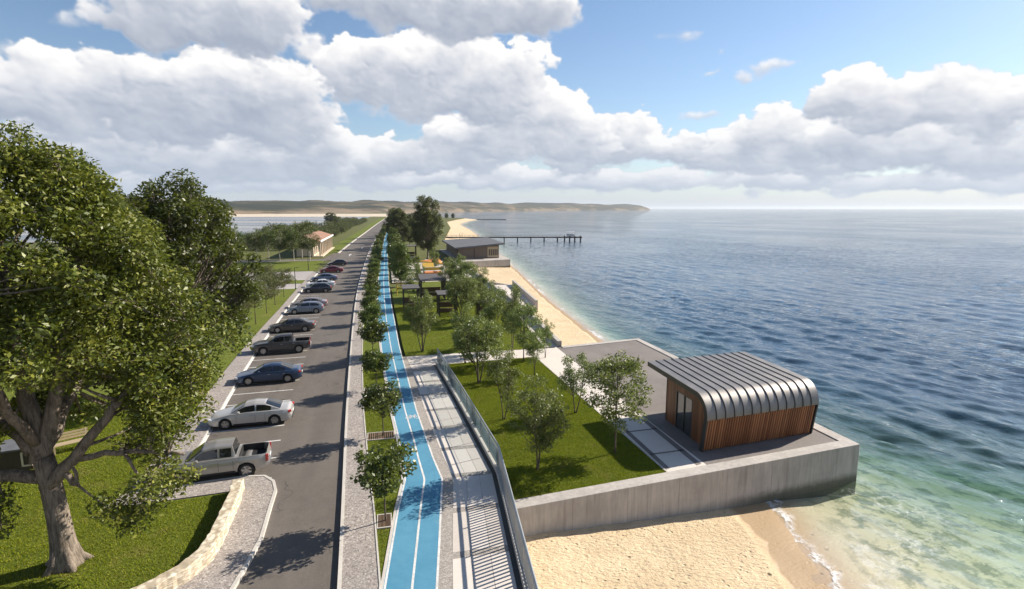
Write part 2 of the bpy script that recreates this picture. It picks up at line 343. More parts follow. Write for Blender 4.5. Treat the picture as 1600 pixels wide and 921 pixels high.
# ------------------------------------------------------------------ mesh helpers
class MB:
    def __init__(s): s.v = []; s.f = []; s.m = []
    def add(s, verts, faces, mi=0):
        b = len(s.v); s.v.extend([tuple(map(float, p)) for p in verts])
        s.f.extend([tuple(b+i for i in f) for f in faces]); s.m.extend([mi]*len(faces))
        return s
    def box(s, c, d, rz=0.0, mi=0, rx=0.0, ry=0.0):
        mt = Matrix.Rotation(rz, 3, 'Z') @ Matrix.Rotation(ry, 3, 'Y') @ Matrix.Rotation(rx, 3, 'X')
        vs = []
        for z in (-.5, .5):
            for x, y in ((-.5, -.5), (.5, -.5), (.5, .5), (-.5, .5)):
                p = mt @ Vector((x*d[0], y*d[1], z*d[2])); vs.append((c[0]+p.x, c[1]+p.y, c[2]+p.z))
        return s.add(vs, [(3, 2, 1, 0), (4, 5, 6, 7), (0, 1, 5, 4), (1, 2, 6, 5), (2, 3, 7, 6), (3, 0, 4, 7)], mi)
    def bar(s, a, b, w, h, mi=0):
        a, b = Vector(a), Vector(b); d = b-a; L = d.length; z = d.normalized()
        x = z.cross(Vector((0, 0, 1)))
        x = Vector((1, 0, 0)) if x.length < 1e-4 else x.normalized()
        y = x.cross(z)
        vs = []
        for p in (a, b):
            for i, j in ((-1, -1), (1, -1), (1, 1), (-1, 1)): vs.append(p+x*(i*w/2)+y*(j*h/2))
        return s.add(vs, [(3, 2, 1, 0), (4, 5, 6, 7), (0, 1, 5, 4), (1, 2, 6, 5), (2, 3, 7, 6), (3, 0, 4, 7)], mi)
    def prism(s, poly, z0, z1, mi=0):
        n = len(poly); a = sum(poly[i][0]*poly[(i+1) % n][1]-poly[(i+1) % n][0]*poly[i][1] for i in range(n))
        if a < 0: poly = poly[::-1]
        vs = [(x, y, z0) for x, y in poly]+[(x, y, z1) for x, y in poly]
        fs = [tuple(range(n-1, -1, -1)), tuple(range(n, 2*n))]+[(i, (i+1) % n, n+(i+1) % n, n+i) for i in range(n)]
        return s.add(vs, fs, mi)
    def flat(s, poly, z, mi=0):
        n = len(poly); a = sum(poly[i][0]*poly[(i+1) % n][1]-poly[(i+1) % n][0]*poly[i][1] for i in range(n))
        if a < 0: poly = poly[::-1]
        return s.add([(x, y, z) for x, y in poly], [tuple(range(n))], mi)
    def strip(s, A, B, za, zb=None, mi=0):
        """quads between two polylines of equal length"""
        zb = za if zb is None else zb; n = len(A)
        vs = [(x, y, za) for x, y in A]+[(x, y, zb) for x, y in B]
        return s.add(vs, [(i, n+i, n+i+1, i+1) for i in range(n-1)], mi)
    def wallstrip(s, A, B, z0, z1, mi=0):
        """solid of constant height between two polylines"""
        return s.prism(list(A)+list(B)[::-1], z0, z1, mi) if len(A) < 3 else s._ws(A, B, z0, z1, mi)
    def _ws(s, A, B, z0, z1, mi):
        n = len(A)
        vs = [(x, y, z0) for x, y in A]+[(x, y, z1) for x, y in A]+[(x, y, z1) for x, y in B]+[(x, y, z0) for x, y in B]
        fs = []
        for i in range(n-1):
            for k in range(4):
                a, b = k*n, ((k+1) % 4)*n
                fs.append((a+i, a+i+1, b+i+1, b+i))
        fs += [(0, n, 2*n, 3*n), (n-1, 4*n-1, 3*n-1, 2*n-1)]
        return s.add(vs, fs, mi)
    def tube(s, pts, rad, n=8, mi=0, cap=True):
        pts = [Vector(p) for p in pts]
        if not hasattr(rad, '__len__'): rad = [rad]*len(pts)
        vs = []; fs = []; px = None
        for i, p in enumerate(pts):
            d = (pts[min(i+1, len(pts)-1)]-pts[max(i-1, 0)]).normalized()
            x = px-d*px.dot(d) if px is not None else d.orthogonal()
            if x.length < 1e-5: x = d.orthogonal()
            x.normalize(); px = x; y = d.cross(x)
            for k in range(n):
                a = 2*math.pi*k/n; vs.append(p+(x*math.cos(a)+y*math.sin(a))*rad[i])
        for i in range(len(pts)-1):
            for k in range(n): fs.append((i*n+k, i*n+(k+1) % n, (i+1)*n+(k+1) % n, (i+1)*n+k))
        if cap: fs += [tuple(range(n-1, -1, -1)), tuple(range((len(pts)-1)*n, len(pts)*n))]
        return s.add(vs, fs, mi)
    def lathe(s, prof, axis='Z', c=(0, 0, 0), n=20, mi=0):
        vs = []; fs = []
        for r, h in prof:
            for k in range(n):
                a = 2*math.pi*k/n; p = (r*math.cos(a), r*math.sin(a), h)
                if axis == 'Y': p = (p[0], p[2], p[1])
                vs.append((c[0]+p[0], c[1]+p[1], c[2]+p[2]))
        for i in range(len(prof)-1):
            for k in range(n):
                q = (i*n+k, i*n+(k+1) % n, (i+1)*n+(k+1) % n, (i+1)*n+k)
                fs.append(q if axis != 'Y' else q[::-1])
        return s.add(vs, fs, mi)
    def build(s, name, mats, parent=None, smooth=None, bevel=0.0):
        me = bpy.data.meshes.new(name); me.from_pydata(s.v, [], s.f)
        mats = mats if isinstance(mats, (list, tuple)) else [mats]
        for m in mats: me.materials.append(m)
        if len(mats) > 1: me.polygons.foreach_set('material_index', s.m)
        me.update()
        return link(name, me, parent, smooth, bevel)
def link(name, me, parent=None, smooth=None, bevel=0.0):
    if smooth is not None:
        me.polygons.foreach_set('use_smooth', [True]*len(me.polygons))
        if smooth < 179: me.set_sharp_from_angle(angle=R(smooth))
    o = bpy.data.objects.new(name, me); COL.objects.link(o)
    if parent is not None: o.parent = parent
    if bevel > 0:
        b = o.modifiers.new('bevel', 'BEVEL'); b.width = bevel; b.segments = 2; b.limit_method = 'ANGLE'; b.angle_limit = R(40)
    return o
def tag(o, label=None, cat=None, group=None, kind=None):
    if label: o['label'] = label
    if cat: o['category'] = cat
    if group: o['group'] = group
    if kind: o['kind'] = kind
    return o
def thing(name, loc, label, cat, group=None, rz=0.0):
    o = bpy.data.objects.new(name, None); COL.objects.link(o); o.empty_display_size = 0.3
    o.location = tuple(loc) if len(loc) == 3 else (loc[0], loc[1], 0.0); o.rotation_euler = (0, 0, rz)
    return tag(o, label, cat, group)
def kids(o): return [c for c in bpy.data.objects if c.parent == o]
def dup(root, loc, rz=0.0, sc=1.0, label=None, group=None):
    r = root.copy(); COL.objects.link(r); r.location = loc; r.rotation_euler = (0, 0, rz)
    r.scale = (sc, sc, sc) if not hasattr(sc, '__len__') else sc
    if label: r['label'] = label
    if group: r['group'] = group
    for ch in KIDS.get(root.name) or KIDS.setdefault(root.name, kids(root)):
        c = ch.copy(); COL.objects.link(c); c.parent = r
        for g in KIDS.get(ch.name) or KIDS.setdefault(ch.name, kids(ch)):
            d = g.copy(); COL.objects.link(d); d.parent = c
    return r
KIDS = {}
def grid_mesh(name, X, Y, Z, mats, attrs=None):
    """regular grid from 2-D arrays"""
    ny, nx = X.shape
    me = bpy.data.meshes.new(name); nv = nx*ny; nf = (nx-1)*(ny-1)
    co = np.stack([X, Y, Z], -1).astype(np.float32).ravel()
    me.vertices.add(nv); me.vertices.foreach_set('co', co)
    i = np.arange(nv).reshape(ny, nx)
    q = np.stack([i[:-1, :-1], i[:-1, 1:], i[1:, 1:], i[1:, :-1]], -1).reshape(-1, 4)
    me.loops.add(nf*4); me.loops.foreach_set('vertex_index', q.ravel().astype(np.int32))
    me.polygons.add(nf); me.polygons.foreach_set('loop_start', np.arange(0, nf*4, 4, dtype=np.int32))
    me.polygons.foreach_set('use_smooth', np.ones(nf, dtype=bool))
    me.update(calc_edges=True); me.validate()
    for k, a in (attrs or {}).items():
        at = me.attributes.new(k, 'FLOAT', 'POINT'); at.data.foreach_set('value', a.astype(np.float32).ravel())
    me.materials.append(mats)
    o = bpy.data.objects.new(name, me); COL.objects.link(o)
    return o
def poly_mesh(name, verts, nper, mat, parent=None, smooth=False):
    """many separate n-gons, verts is (N, nper, 3)"""
    n = verts.shape[0]; me = bpy.data.meshes.new(name)
    me.vertices.add(n*nper); me.vertices.foreach_set('co', verts.astype(np.float32).ravel())
    me.loops.add(n*nper); me.loops.foreach_set('vertex_index', np.arange(n*nper, dtype=np.int32))
    me.polygons.add(n); me.polygons.foreach_set('loop_start', np.arange(0, n*nper, nper, dtype=np.int32))
    me.update(calc_edges=True)
    me.materials.append(mat)
    o = bpy.data.objects.new(name, me); COL.objects.link(o)
    if parent is not None: o.parent = parent
    return o
def interp(tab):
    ys = np.array([a for a, b in tab], float); xs = np.array([b for a, b in tab], float)
    m = np.gradient(xs, ys)
    def f(y):
        y = np.asarray(y, float); i = np.clip(np.searchsorted(ys, y)-1, 0, len(ys)-2)
        h = ys[i+1]-ys[i]; t = np.clip((y-ys[i])/h, 0, 1)
        r = (2*t**3-3*t**2+1)*xs[i]+(t**3-2*t**2+t)*h*m[i]+(-2*t**3+3*t**2)*xs[i+1]+(t**3-t**2)*h*m[i+1]
        return r if r.ndim else float(r)
    return f
def lin(tab):
    ys = [a for a, b in tab]; xs = [b for a, b in tab]
    return lambda y: (np.interp(y, ys, xs) if hasattr(y, '__len__') else float(np.interp(y, ys, xs)))
def geo(a, b, d0, k):
    r = [a]
    while r[-1] < b: r.append(r[-1]+d0+max(0, r[-1]-a)*k)
    r[-1] = b
    return r
ORD = ['first', 'second', 'third', 'fourth', 'fifth', 'sixth', 'seventh', 'eighth', 'ninth', 'tenth', 'eleventh', 'twelfth', 'thirteenth', 'fourteenth', 'fifteenth', 'sixteenth', 'seventeenth', 'eighteenth', 'nineteenth', 'twentieth']
TENS = {2: ('twentieth', 'twenty-'), 3: ('thirtieth', 'thirty-'), 4: ('fortieth', 'forty-'), 5: ('fiftieth', 'fifty-'), 6: ('sixtieth', 'sixty-'), 7: ('seventieth', 'seventy-'), 8: ('eightieth', 'eighty-')}
def ordinal(i):
    n = i+1
    if n <= 20: return ORD[i]
    a, b = divmod(n, 10)
    return TENS[a][0] if b == 0 else TENS[a][1]+ORD[b-1]

# ------------------------------------------------------------------ plan of the place
ZR = -0.15                             # road level; promenade, lane and lawns are level 0
WATER = -2.3
road_r = interp([(-60, 0.5), (-20, -0.9), (19, -2.1), (37, -2.95), (56, -3.7), (91, -4.75), (130, -5.15), (190, -5.1), (250, -4.4), (340, -2.8), (512, 0.2), (900, 9.5)])
park_l = interp([(-60, -7.5), (-20, -8.2), (19, -9.6), (28.6, -10.4), (36.4, -11.0), (50, -12.0), (70, -13.0), (97, -13.8), (135, -14.2), (193, -13.6), (342, -10.2), (512, -6.2), (900, 4.5)])
lane_l = lin([(-60, -5.2), (10, -1.15), (18.7, -0.5), (24, 0.1), (26.8, 0.52), (31.6, 0.38), (37, 0.02), (50.7, -0.62), (69, -1.25), (90, -1.5), (106, -1.55), (190, -1.1), (250, -0.4), (340, 1.0), (512, 4.0), (900, 13.3)])
lane_r = lin([(-60, -3.3), (10, 0.75), (18.2, 1.42), (21, 1.78), (26.5, 2.45), (29.1, 2.2), (36.7, 1.72), (55, 1.05), (83, 0.55), (106, 0.42), (164, 0.55), (250, 1.5), (340, 3.0), (512, 6.0), (900, 15.3)])
walk_r = lin([(-60, -5.6), (10, -1.3), (18.7, -0.62), (24.1, -0.92), (31.2, -1.45), (37.5, -1.85), (51, -2.45), (69, -2.95), (106, -3.3), (190, -2.9), (340, -0.8), (512, 2.2), (900, 11.5)])
rail = lin([(-60, -2.5), (10, 3.9), (17.6, 4.55), (23.3, 5.05), (26.5, 5.32), (36, 4.82), (47.6, 4.1)])
shore = interp([(-60, 2.0), (-20, 9.5), (5, 15.0), (17.7, 17.8), (24.8, 19.8), (38, 22.5), (50, 24.2), (62.6, 25.2), (85, 26.9), (136, 32.6), (190, 38.5), (254, 46), (400, 61), (581, 78), (700, 104), (790, 128), (850, 122), (950, 90), (1300, 70), (2000, 60), (3000, 120), (60000, 120)])
edge = lin([(-60, 5.6), (26.4, 5.6), (26.5, 17.0), (52, 16.4), (75, 17.6), (140, 17.8), (190, 20.0), (250, 25), (400, 45), (581, 62), (700, 88), (790, 112), (850, 100), (950, 74), (1300, 54), (2000, 44), (3000, 100), (60000, 100)])
slope = lin([(-60, 0.085), (20, 0.085), (30, 0.14), (45, 0.28), (70, 0.32), (300, 0.25), (60000, 0.25)])
YS = [-40, -20, 0] + geo(8, 900, 1.0, 0.02)

def structure(o, label=None): return tag(o, label, kind='structure')
def ribbon(name, fa, fb, z, mat, ys, extra=0):
    b = MB(); b.strip([(fa(y), y) for y in ys], [(fb(y), y) for y in ys], z)
    return structure(b.build(name, mat))
def yr(a, b): return [a]+[y for y in YS if a < y < b]+[b]

# land: one sheet out to the horizon, left of the beach edge
ys = [-3000, -300, -60]+[y for y in geo(-40, 40000, 2.0, 0.03)]
gy = np.array(ys); gx = np.concatenate([-np.array(geo(0, 40000, 2.0, 0.08))[::-1], [0.0]])
GY, T = np.meshgrid(gy, gx, indexing='ij')
land_r = lin([(-3000, 2), (-60, 2), (50.5, 2.0), (51.2, 15.6), (75, 17.0), (140, 17.3), (190, 20.6), (250, 26), (400, 46), (581, 63), (700, 89), (790, 113), (850, 101), (950, 75), (1300, 55), (2000, 45), (3000, 101), (60000, 101)])
GX = land_r(gy)[:, None]+T
GZ = np.full_like(GX, -0.22)
structure(grid_mesh('ground', GX, GY, GZ, M['field']))

# beach and seabed: one sheet of sand from the land's edge down under the water
by = np.array([-60, -50]+list(np.arange(-40, 62, 0.3))+geo(62, 40000, 0.6, 0.02))
bt = np.concatenate([np.linspace(-0.6, 1.0, 48), 1+np.array(geo(0.05, 400, 0.05, 0.07))])
BY, BT = np.meshgrid(by, bt, indexing='ij')
ED = edge(by)[:, None]; SH = shore(by)[:, None]
off = np.where(BT <= 1, (BT-1)*(SH-ED), (BT-1)*9.0)
BX = SH+off
top = np.interp(by, [-60, 52, 150, 250, 900], [-1.35, -1.35, -1.3, -0.5, -0.25])[:, None]
tt = np.clip((BX-ED)/(SH-ED), -0.6, 1)
zin = WATER+(top-WATER)*(1-np.clip(tt, 0, 1))**1.25+np.where(tt < 0, 0.03, 0)
zout = WATER-np.maximum(off, 0)*slope(by)[:, None]
BZ = np.maximum(np.where(off <= 0, zin, zout), -9.0)
def vnoise(x, y, seed):
    r = np.random.default_rng(seed); z = np.zeros_like(x)
    for k in range(14):
        a = r.uniform(0, 6.28); f = r.uniform(0.6, 1.6); z += np.sin((x*np.cos(a)+y*np.sin(a))*f+r.uniform(0, 6.28))
    return z/14**0.5
near = np.exp(-np.maximum(BY-20, 0)/60)
BZ = BZ+near*np.clip(1-tt*0.9, 0, 1)*(0.03*vnoise(BX*3.2, BY*3.2, 1)+0.025*vnoise(BX*7, BY*7, 2))+near*0.05*vnoise(BX*0.8, BY*0.8, 3)*(tt < 1)
def mat_sand():
    m, t, o = newmat('beach_sand')
    v = t.pos(); z = t.sep(v)[2]
    off_ = t.node('ShaderNodeAttribute', attribute_name='offset').outputs['Fac']
    a = t.noise(v, 0.3, 4, 0.6); b = t.noise(v, 4.0, 5, 0.65); g = t.noise(v, 60, 3, 0.7)
    f = t.math('ADD', t.math('MULTIPLY', a, 0.45), t.math('ADD', t.math('MULTIPLY', b, 0.35), t.math('MULTIPLY', g, 0.2)))
    dry = t.mix(t.smooth(f, 0.34, 0.66), (0.52, 0.40, 0.25), (0.67, 0.535, 0.36))
    wetn = t.math('ADD', t.node('ShaderNodeAttribute', attribute_name='wetness').outputs['Fac'], t.math('MULTIPLY', t.math('SUBTRACT', t.noise(v, 0.35, 3, 0.5), 0.5), 3.0))
    wet = t.smooth(wetn, -2.5, -1.7)
    wetc = t.mix(a, (0.34, 0.235, 0.13), (0.42, 0.30, 0.18))
    c = t.mix(wet, dry, wetc)
    # seaweed flecks left on the dry sand
    fl = t.smooth(t.voro(v, 0.9), 0.07, 0.13, 1.0, 0.0)
    fl = t.math('MULTIPLY', fl, t.smooth(t.noise(v, 0.5, 3), 0.5, 0.6))
    c = t.mix(fl, c, (0.06, 0.045, 0.025))
    fp = t.smooth(t.noise(v, 9.0, 3, 0.6), 0.62, 0.72)
    c = t.mix(t.math('MULTIPLY', t.math('MULTIPLY', fp, 0.45), t.math('SUBTRACT', 1.0, wet)), c, (0.30, 0.22, 0.13))
    # weed and darker patches on the seabed
    under = t.smooth(off_, 1.0, 5.0)
    c = t.mix(t.smooth(off_, 0.4, 2.5), c, t.mix(a, (0.46, 0.39, 0.27), (0.58, 0.50, 0.36)))
    weed = t.math('MULTIPLY', t.smooth(t.noise(v, 0.9, 5, 0.65), 0.46, 0.60), under)
    c = t.mix(t.math('MULTIPLY', weed, 0.85), c, (0.06, 0.085, 0.03))

    rip = t.noise(t.mapv(v, (1, 2.6, 1), (0, 0, 0.45)), 2.6, 3, 0.55, 0.5)
    dim = t.smooth(t.voro(t.mapv(v, (1.0, 1.5, 1), (0, 0, .5)), 2.6), 0.08, 0.30)
    dim = t.math('MULTIPLY_ADD', t.math('SUBTRACT', dim, 1.0), t.smooth(t.noise(v, .55, 2), .42, .55), 1.0)
    h = t.math('ADD', t.math('ADD', t.math('MULTIPLY', rip, 1.3), t.math('MULTIPLY', dim, 0.7)), t.math('MULTIPLY', t.noise(v, 7, 4, 0.6), 0.7))
    h = t.math('MULTIPLY', h, t.math('MULTIPLY_ADD', wet, -0.85, 1.0))
    pbsdf(t, o, c, t.math('MULTIPLY_ADD', wet, -0.35, 0.92), 0, t.bump(h, 0.75, 0.12), 0.3)
    return m
M['sand'] = mat_sand()
structure(grid_mesh('beach', BX, BY, BZ, M['sand'], {'offset': np.broadcast_to(off, BX.shape), 'wetness': off*np.interp(by, [40, 70], [1.0, 2.6])[:, None]}))

# sea: finer mesh nearby, out to the horizon
ang = np.radians(np.concatenate([np.linspace(-180, -30, 26)[:-1], np.linspace(-30, -6, 13)[:-1], np.linspace(-6, 68, 400), np.linspace(68, 180, 30)[1:]]))
rad = np.concatenate([[1.0, 6.0], np.exp(np.linspace(math.log(11), math.log(420), 600)), np.exp(np.linspace(math.log(420), math.log(60000), 70))[1:]])
RR, AA = np.meshgrid(rad, ang, indexing='ij')
SX = RR*np.sin(AA); SY = RR*np.cos(AA)
sh = shore(np.clip(SY, -60, 59000)); soff = SX-sh
depth = np.maximum(soff, -3)*slope(np.clip(SY, -60, 59000))
amp = np.clip(soff/14+0.05, 0.04, 1.0)*np.clip(1-(RR-220)/200, 0.0, 1)
SZ = np.zeros_like(SX); DX = np.zeros_like(SX); DY = np.zeros_like(SX)
wr = np.random.default_rng(11)
for k in range(90):
    lam = 0.45*(5.0/0.45)**wr.uniform(0, 1); th = R(-160)+wr.normal(0, 0.42); kk = 2*math.pi/lam
    a = 0.0088*lam**0.8*wr.uniform(0.5, 1.2)
    ph = kk*(SX*math.cos(th)+SY*math.sin(th))+wr.uniform(0, 6.28)
    fade = np.clip(lam*14/np.maximum(RR, 1)*2.2, 0, 1)
    s, c = np.sin(ph), np.cos(ph)
    SZ += a*s*fade; DX -= 0.75*a*c*math.cos(th)*fade; DY -= 0.75*a*c*math.sin(th)*fade
SZ = SZ*amp; SX2 = SX+DX*amp; SY2 = SY+DY*amp
def mat_water():
    m, t, o = newmat('sea_water')
    v = t.pos(); xy = t.sep(v)
    d = t.node('ShaderNodeAttribute', attribute_name='depth').outputs['Fac']
    so = t.node('ShaderNodeAttribute', attribute_name='offset').outputs['Fac']
    wob = t.math('SUBTRACT', t.noise(v, 0.12, 4, 0.6), 0.5)
    dd = t.math('ADD', d, t.math('MULTIPLY', wob, t.math('MULTIPLY', t.smooth(d, 0.2, 2.0), 1.6)))
    c = t.ramp(t.smooth(dd, 0.0, 6.0, itype='LINEAR'), [(0.0, (0.26, 0.27, 0.17)), (0.10, (0.19, 0.27, 0.20)), (0.28, (0.085, 0.175, 0.15)), (0.50, (0.038, 0.086, 0.112)), (0.85, (0.030, 0.064, 0.100))])
    alpha = t.ramp(t.smooth(dd, 0.0, 5.0, itype='LINEAR'), [(0.0, (0.0,)*3), (0.08, (0.10,)*3), (0.30, (0.36,)*3), (0.6, (0.78,)*3), (1.0, (1.0,)*3)])
    # ripples
    ua = t.math('ADD', t.math('MULTIPLY', xy[0], 0.94), t.math('MULTIPLY', xy[1], 0.34)); ub = t.math('ADD', t.math('MULTIPLY', xy[0], -0.34), t.math('MULTIPLY', xy[1], 0.94))
    wv_ = t.comb(ua, t.math('MULTIPLY', ub, 0.42), 0.0)
    n1 = t.noise(wv_, 1.3, 5, 0.58, 0.4)
    n2 = t.noise(wv_, 5.5, 3, 0.6, 0.3)
    n3 = t.noise(t.comb(ua, t.math('MULTIPLY', ub, 0.35), 3.0), 0.22, 4, 0.6)
    h = t.math('ADD', t.math('MULTIPLY', n1, 0.26), t.math('ADD', t.math('MULTIPLY', n2, 0.075), t.math('MULTIPLY', n3, 0.9)))
    calm = t.math('MULTIPLY', t.smooth(so, -0.5, 8.0, 0.3, 1.0), t.smooth(t.noise(t.mapv(v, (1, .55, 1), (0, 0, .4)), 0.018, 4, .6), .36, .64, .45, 1.25))
    nb = t.bump(t.math('MULTIPLY', h, calm), 0.75, 0.8)
    body = t.node('ShaderNodeBsdfDiffuse'); t.put(body.inputs[0], c)
    tr = t.node('ShaderNodeBsdfTransparent'); t.put(tr.inputs[0], t.ramp(t.smooth(dd, 0.0, 2.5, itype='LINEAR'), [(0, (1, 1, 1)), (0.3, (0.86, 0.96, 0.89)), (1, (0.48, 0.82, 0.74))]))
    m1 = t.node('ShaderNodeMixShader'); t.put(m1.inputs[0], alpha); t.l.new(tr.outputs[0], m1.inputs[1]); t.l.new(body.outputs[0], m1.inputs[2])
    gl = t.node('ShaderNodeBsdfGlossy'); gl.inputs['Roughness'].default_value = 0.025; gl.inputs[0].default_value = (1, 1, 1, 1); t.l.new(nb, gl.inputs['Normal'])
    dt = t.node('ShaderNodeVectorMath', operation='DOT_PRODUCT'); t.put(dt.inputs[0], nb); t.put(dt.inputs[1], t.node('ShaderNodeNewGeometry').outputs['Incoming'])
    cs = t.math('SUBTRACT', 1.0, t.math('ABSOLUTE', dt.outputs['Value']), None, True)
    frv = t.math('MULTIPLY_ADD', t.math('POWER', cs, 3.6), 0.78, 0.02)
    m2 = t.node('ShaderNodeMixShader'); t.l.new(frv, m2.inputs[0]); t.l.new(m1.outputs[0], m2.inputs[1]); t.l.new(gl.outputs[0], m2.inputs[2])
    # foam: a broken line along the shore, a second wash line, lacy scraps further out
    wig = t.math('MULTIPLY', t.math('SUBTRACT', t.noise(v, 0.45, 4, 0.6), 0.5), 3.2)
    s1 = t.math('ADD', so, wig)
    l1 = t.math('MULTIPLY', t.math('MULTIPLY', t.smooth(s1, -0.12, 0.06), t.smooth(s1, 0.15, 0.75, 1.0, 0.0)), t.math('MAXIMUM', t.smooth(t.noise(v, 0.11, 2, .5), .46, .58), t.smooth(xy[1], 26, 34, 1.0, 0.0)))
    wig2 = t.math('MULTIPLY', t.math('SUBTRACT', t.noise(t.mapv(v, (1, 0.5, 1)), 0.5, 4, 0.6), 0.5), 4.5)
    s2 = t.math('ADD', so, wig2)
    l2 = t.math('MULTIPLY', t.math('MULTIPLY', t.smooth(s2, 2.6, 2.8), t.smooth(s2, 2.85, 3.4, 1.0, 0.0)), t.math('MULTIPLY', t.smooth(xy[1], 24, 30, 1.0, 0.0), t.smooth(t.noise(v, .2, 2), .45, .55)))
    vo = t.node('ShaderNodeTexVoronoi', feature='DISTANCE_TO_EDGE')
    dv = t.node('ShaderNodeVectorMath', operation='ADD'); t.put(dv.inputs[0], v)
    nz = t.node('ShaderNodeTexNoise'); t.put(nz.inputs['Vector'], v); nz.inputs['Scale'].default_value = 1.2; t.l.new(nz.outputs[1], dv.inputs[1])
    t.put(vo.inputs['Vector'], dv.outputs[0]); vo.inputs['Scale'].default_value = 1.5
    lace = t.math('MULTIPLY', t.smooth(vo.outputs[0], 0.0, 0.13, 1.0, 0.0), t.smooth(t.noise(v, 2.6, 4, .65), .40, .62))
    zone = t.math('MULTIPLY', t.smooth(so, 0.0, 1.0), t.smooth(so, 5.0, 11.0, 1.0, 0.0))
    zone = t.math('MULTIPLY', zone, t.smooth(t.noise(v, 0.22, 3, 0.5), 0.5, 0.66))
    l3 = t.math('MULTIPLY', lace, t.math('MULTIPLY', zone, 0.6))
    brk = t.math('MULTIPLY', t.smooth(t.noise(v, 5.0, 4, 0.7), 0.34, 0.56), t.smooth(t.noise(v, 1.1, 3, .6), .30, .5, .25, 1.0))
    fm = t.math('MAXIMUM', t.math('MULTIPLY', t.math('MAXIMUM', l1, t.math('MULTIPLY', l2, 0.45)), brk), l3)
    fo = t.node('ShaderNodeBsdfDiffuse'); fo.inputs[0].default_value = (0.82, 0.83, 0.82, 1)
    m3 = t.node('ShaderNodeMixShader'); t.put(m3.inputs[0], t.math('MULTIPLY', fm, 0.8)); t.l.new(m2.outputs[0], m3.inputs[1]); t.l.new(fo.outputs[0], m3.inputs[2])
    t.l.new(m3.outputs[0], o.inputs[0])
    return m
M['water'] = mat_water()
structure(grid_mesh('sea', SX2, SY2, WATER+SZ, M['water'], {'depth': depth, 'offset': soff}))

# lagoon on the landward side with its pale far shore and sand bars
def mat_lagoon():
    m, t, o = newmat('lagoon_water')
    v = t.pos(); b = t.noise(t.mapv(v, (0.006, 0.035, 1)), 1.0, 4, 0.55)
    c = t.mix(t.smooth(b, 0.42, 0.6), (0.10, 0.12, 0.14), (0.36, 0.33, 0.28))
    pbsdf(t, o, c, 0.25, 0, t.bump(t.noise(v, 0.4, 3), 0.1, 0.1), 0.5)
    return m
b = MB(); b.flat([(-900, 285), (-60, 262), (-44, 330), (-40, 520), (-28, 800), (-20, 1010), (-1500, 1200), (-1800, 500)], -0.19)
structure(b.build('lagoon', mat_lagoon()))
b = MB(); b.flat([(-3000, 1250), (-1500, 1130), (-700, 1010), (-20, 990), (45, 930), (50, 1500), (-800, 1600), (-3000, 1700)], -0.16)
structure(b.build('sand_flat', surf('pale_sand', (0.52, 0.43, 0.32), (0.66, 0.57, 0.45), 0.01, 0.1, 0.9, 0.1)))

# hills and headland across the bay
def mat_hills():
    m, t, o = newmat('hill_fields')
    v = t.pos(); z = t.sep(v)[2]
    a = t.noise(t.mapv(v, (0.0016, 0.0016, 0.012)), 1.6, 6, 0.6); b = t.noise(t.mapv(v, (0.007, 0.007, 0.05)), 1.6, 8, 0.7)
    c = t.ramp(a, [(0.38, (0.022, 0.028, 0.02)), (0.45, (0.050, 0.054, 0.03)), (0.49, (0.12, 0.095, 0.055)), (0.53, (0.25, 0.18, 0.115)), (0.57, (0.075, 0.072, 0.042)), (0.66, (0.032, 0.036, 0.024))])
    c = t.mix(t.smooth(b, 0.48, 0.56), c, t.mix(0.85, c, (0.035, 0.04, 0.025)))
    cl = t.math('MULTIPLY', t.smooth(t.math('ADD', z, t.math('MULTIPLY', b, 40)), 24, 38, 1.0, 0.0), t.smooth(t.noise(t.mapv(v, (0.004, 0.004, 0.004)), 1.0, 4), 0.42, 0.55))
    c = t.mix(t.math('MULTIPLY', cl, .75), c, (0.27, 0.205, 0.14))
    wood = t.smooth(t.math('ADD', z, t.math('MULTIPLY', a, 40)), 62, 70)
    c = t.mix(t.math('MULTIPLY', wood, 0.85), c, (0.025, 0.03, 0.022))
    pbsdf(t, o, c, 0.95, 0, t.bump(b, 0.5, 12), 0.1)
    return m
haz = np.radians(np.concatenate([np.linspace(-80, -18, 40)[:-1], np.linspace(-18, 26.6, 420)])); hs = np.linspace(0, 1, 26)
HS, HA = np.meshgrid(hs, haz, indexing='ij')
adeg = np.degrees(haz)
HILL = .82
r0 = np.interp(adeg, [-80, -40, -15, 0, 6, 12, 18, 26.6], [1500, 1500, 1450, 1750, 2300, 3200, 4300, 5600])
dep = np.interp(adeg, [-80, 0, 12, 26.6], [1500, 1500, 1300, 700])
hh = np.interp(adeg, [-80, -30, -15, -8, -2, 2, 6, 10, 13, 16, 20, 24, 25.6, 26.3, 26.6], [70, 66, 58, 54, 57, 56, 60, 57, 64, 68, 66, 62, 50, 22, 1])
lump = np.zeros_like(HA); hr = np.random.default_rng(5)
for k in range(40):
    fr = hr.uniform(8, 160); fs = hr.uniform(1, 9); lump += np.sin(HA*fr+HS*fs+hr.uniform(0, 6.28))*(3.2/fr**0.62)
HR = r0[None]+HS*dep[None]
hh = hh*HILL
prof = np.sin(np.clip(HS*1.25, 0, 1)*math.pi/2)**0.75
prof = np.where(HS < 0.05, HS/0.05*0.16, np.maximum(prof, 0.16))
HZ = -3+prof*(hh[None]+3)*(1+0.05*lump)+(HS > .5)*np.random.default_rng(8).uniform(0, 3.2, HA.shape)+prof*lump*1.6*np.minimum(1, hh[None]/50)
HZ[-1] = -5
structure(grid_mesh('hills', HR*np.sin(HA), HR*np.cos(HA), HZ, mat_hills()))

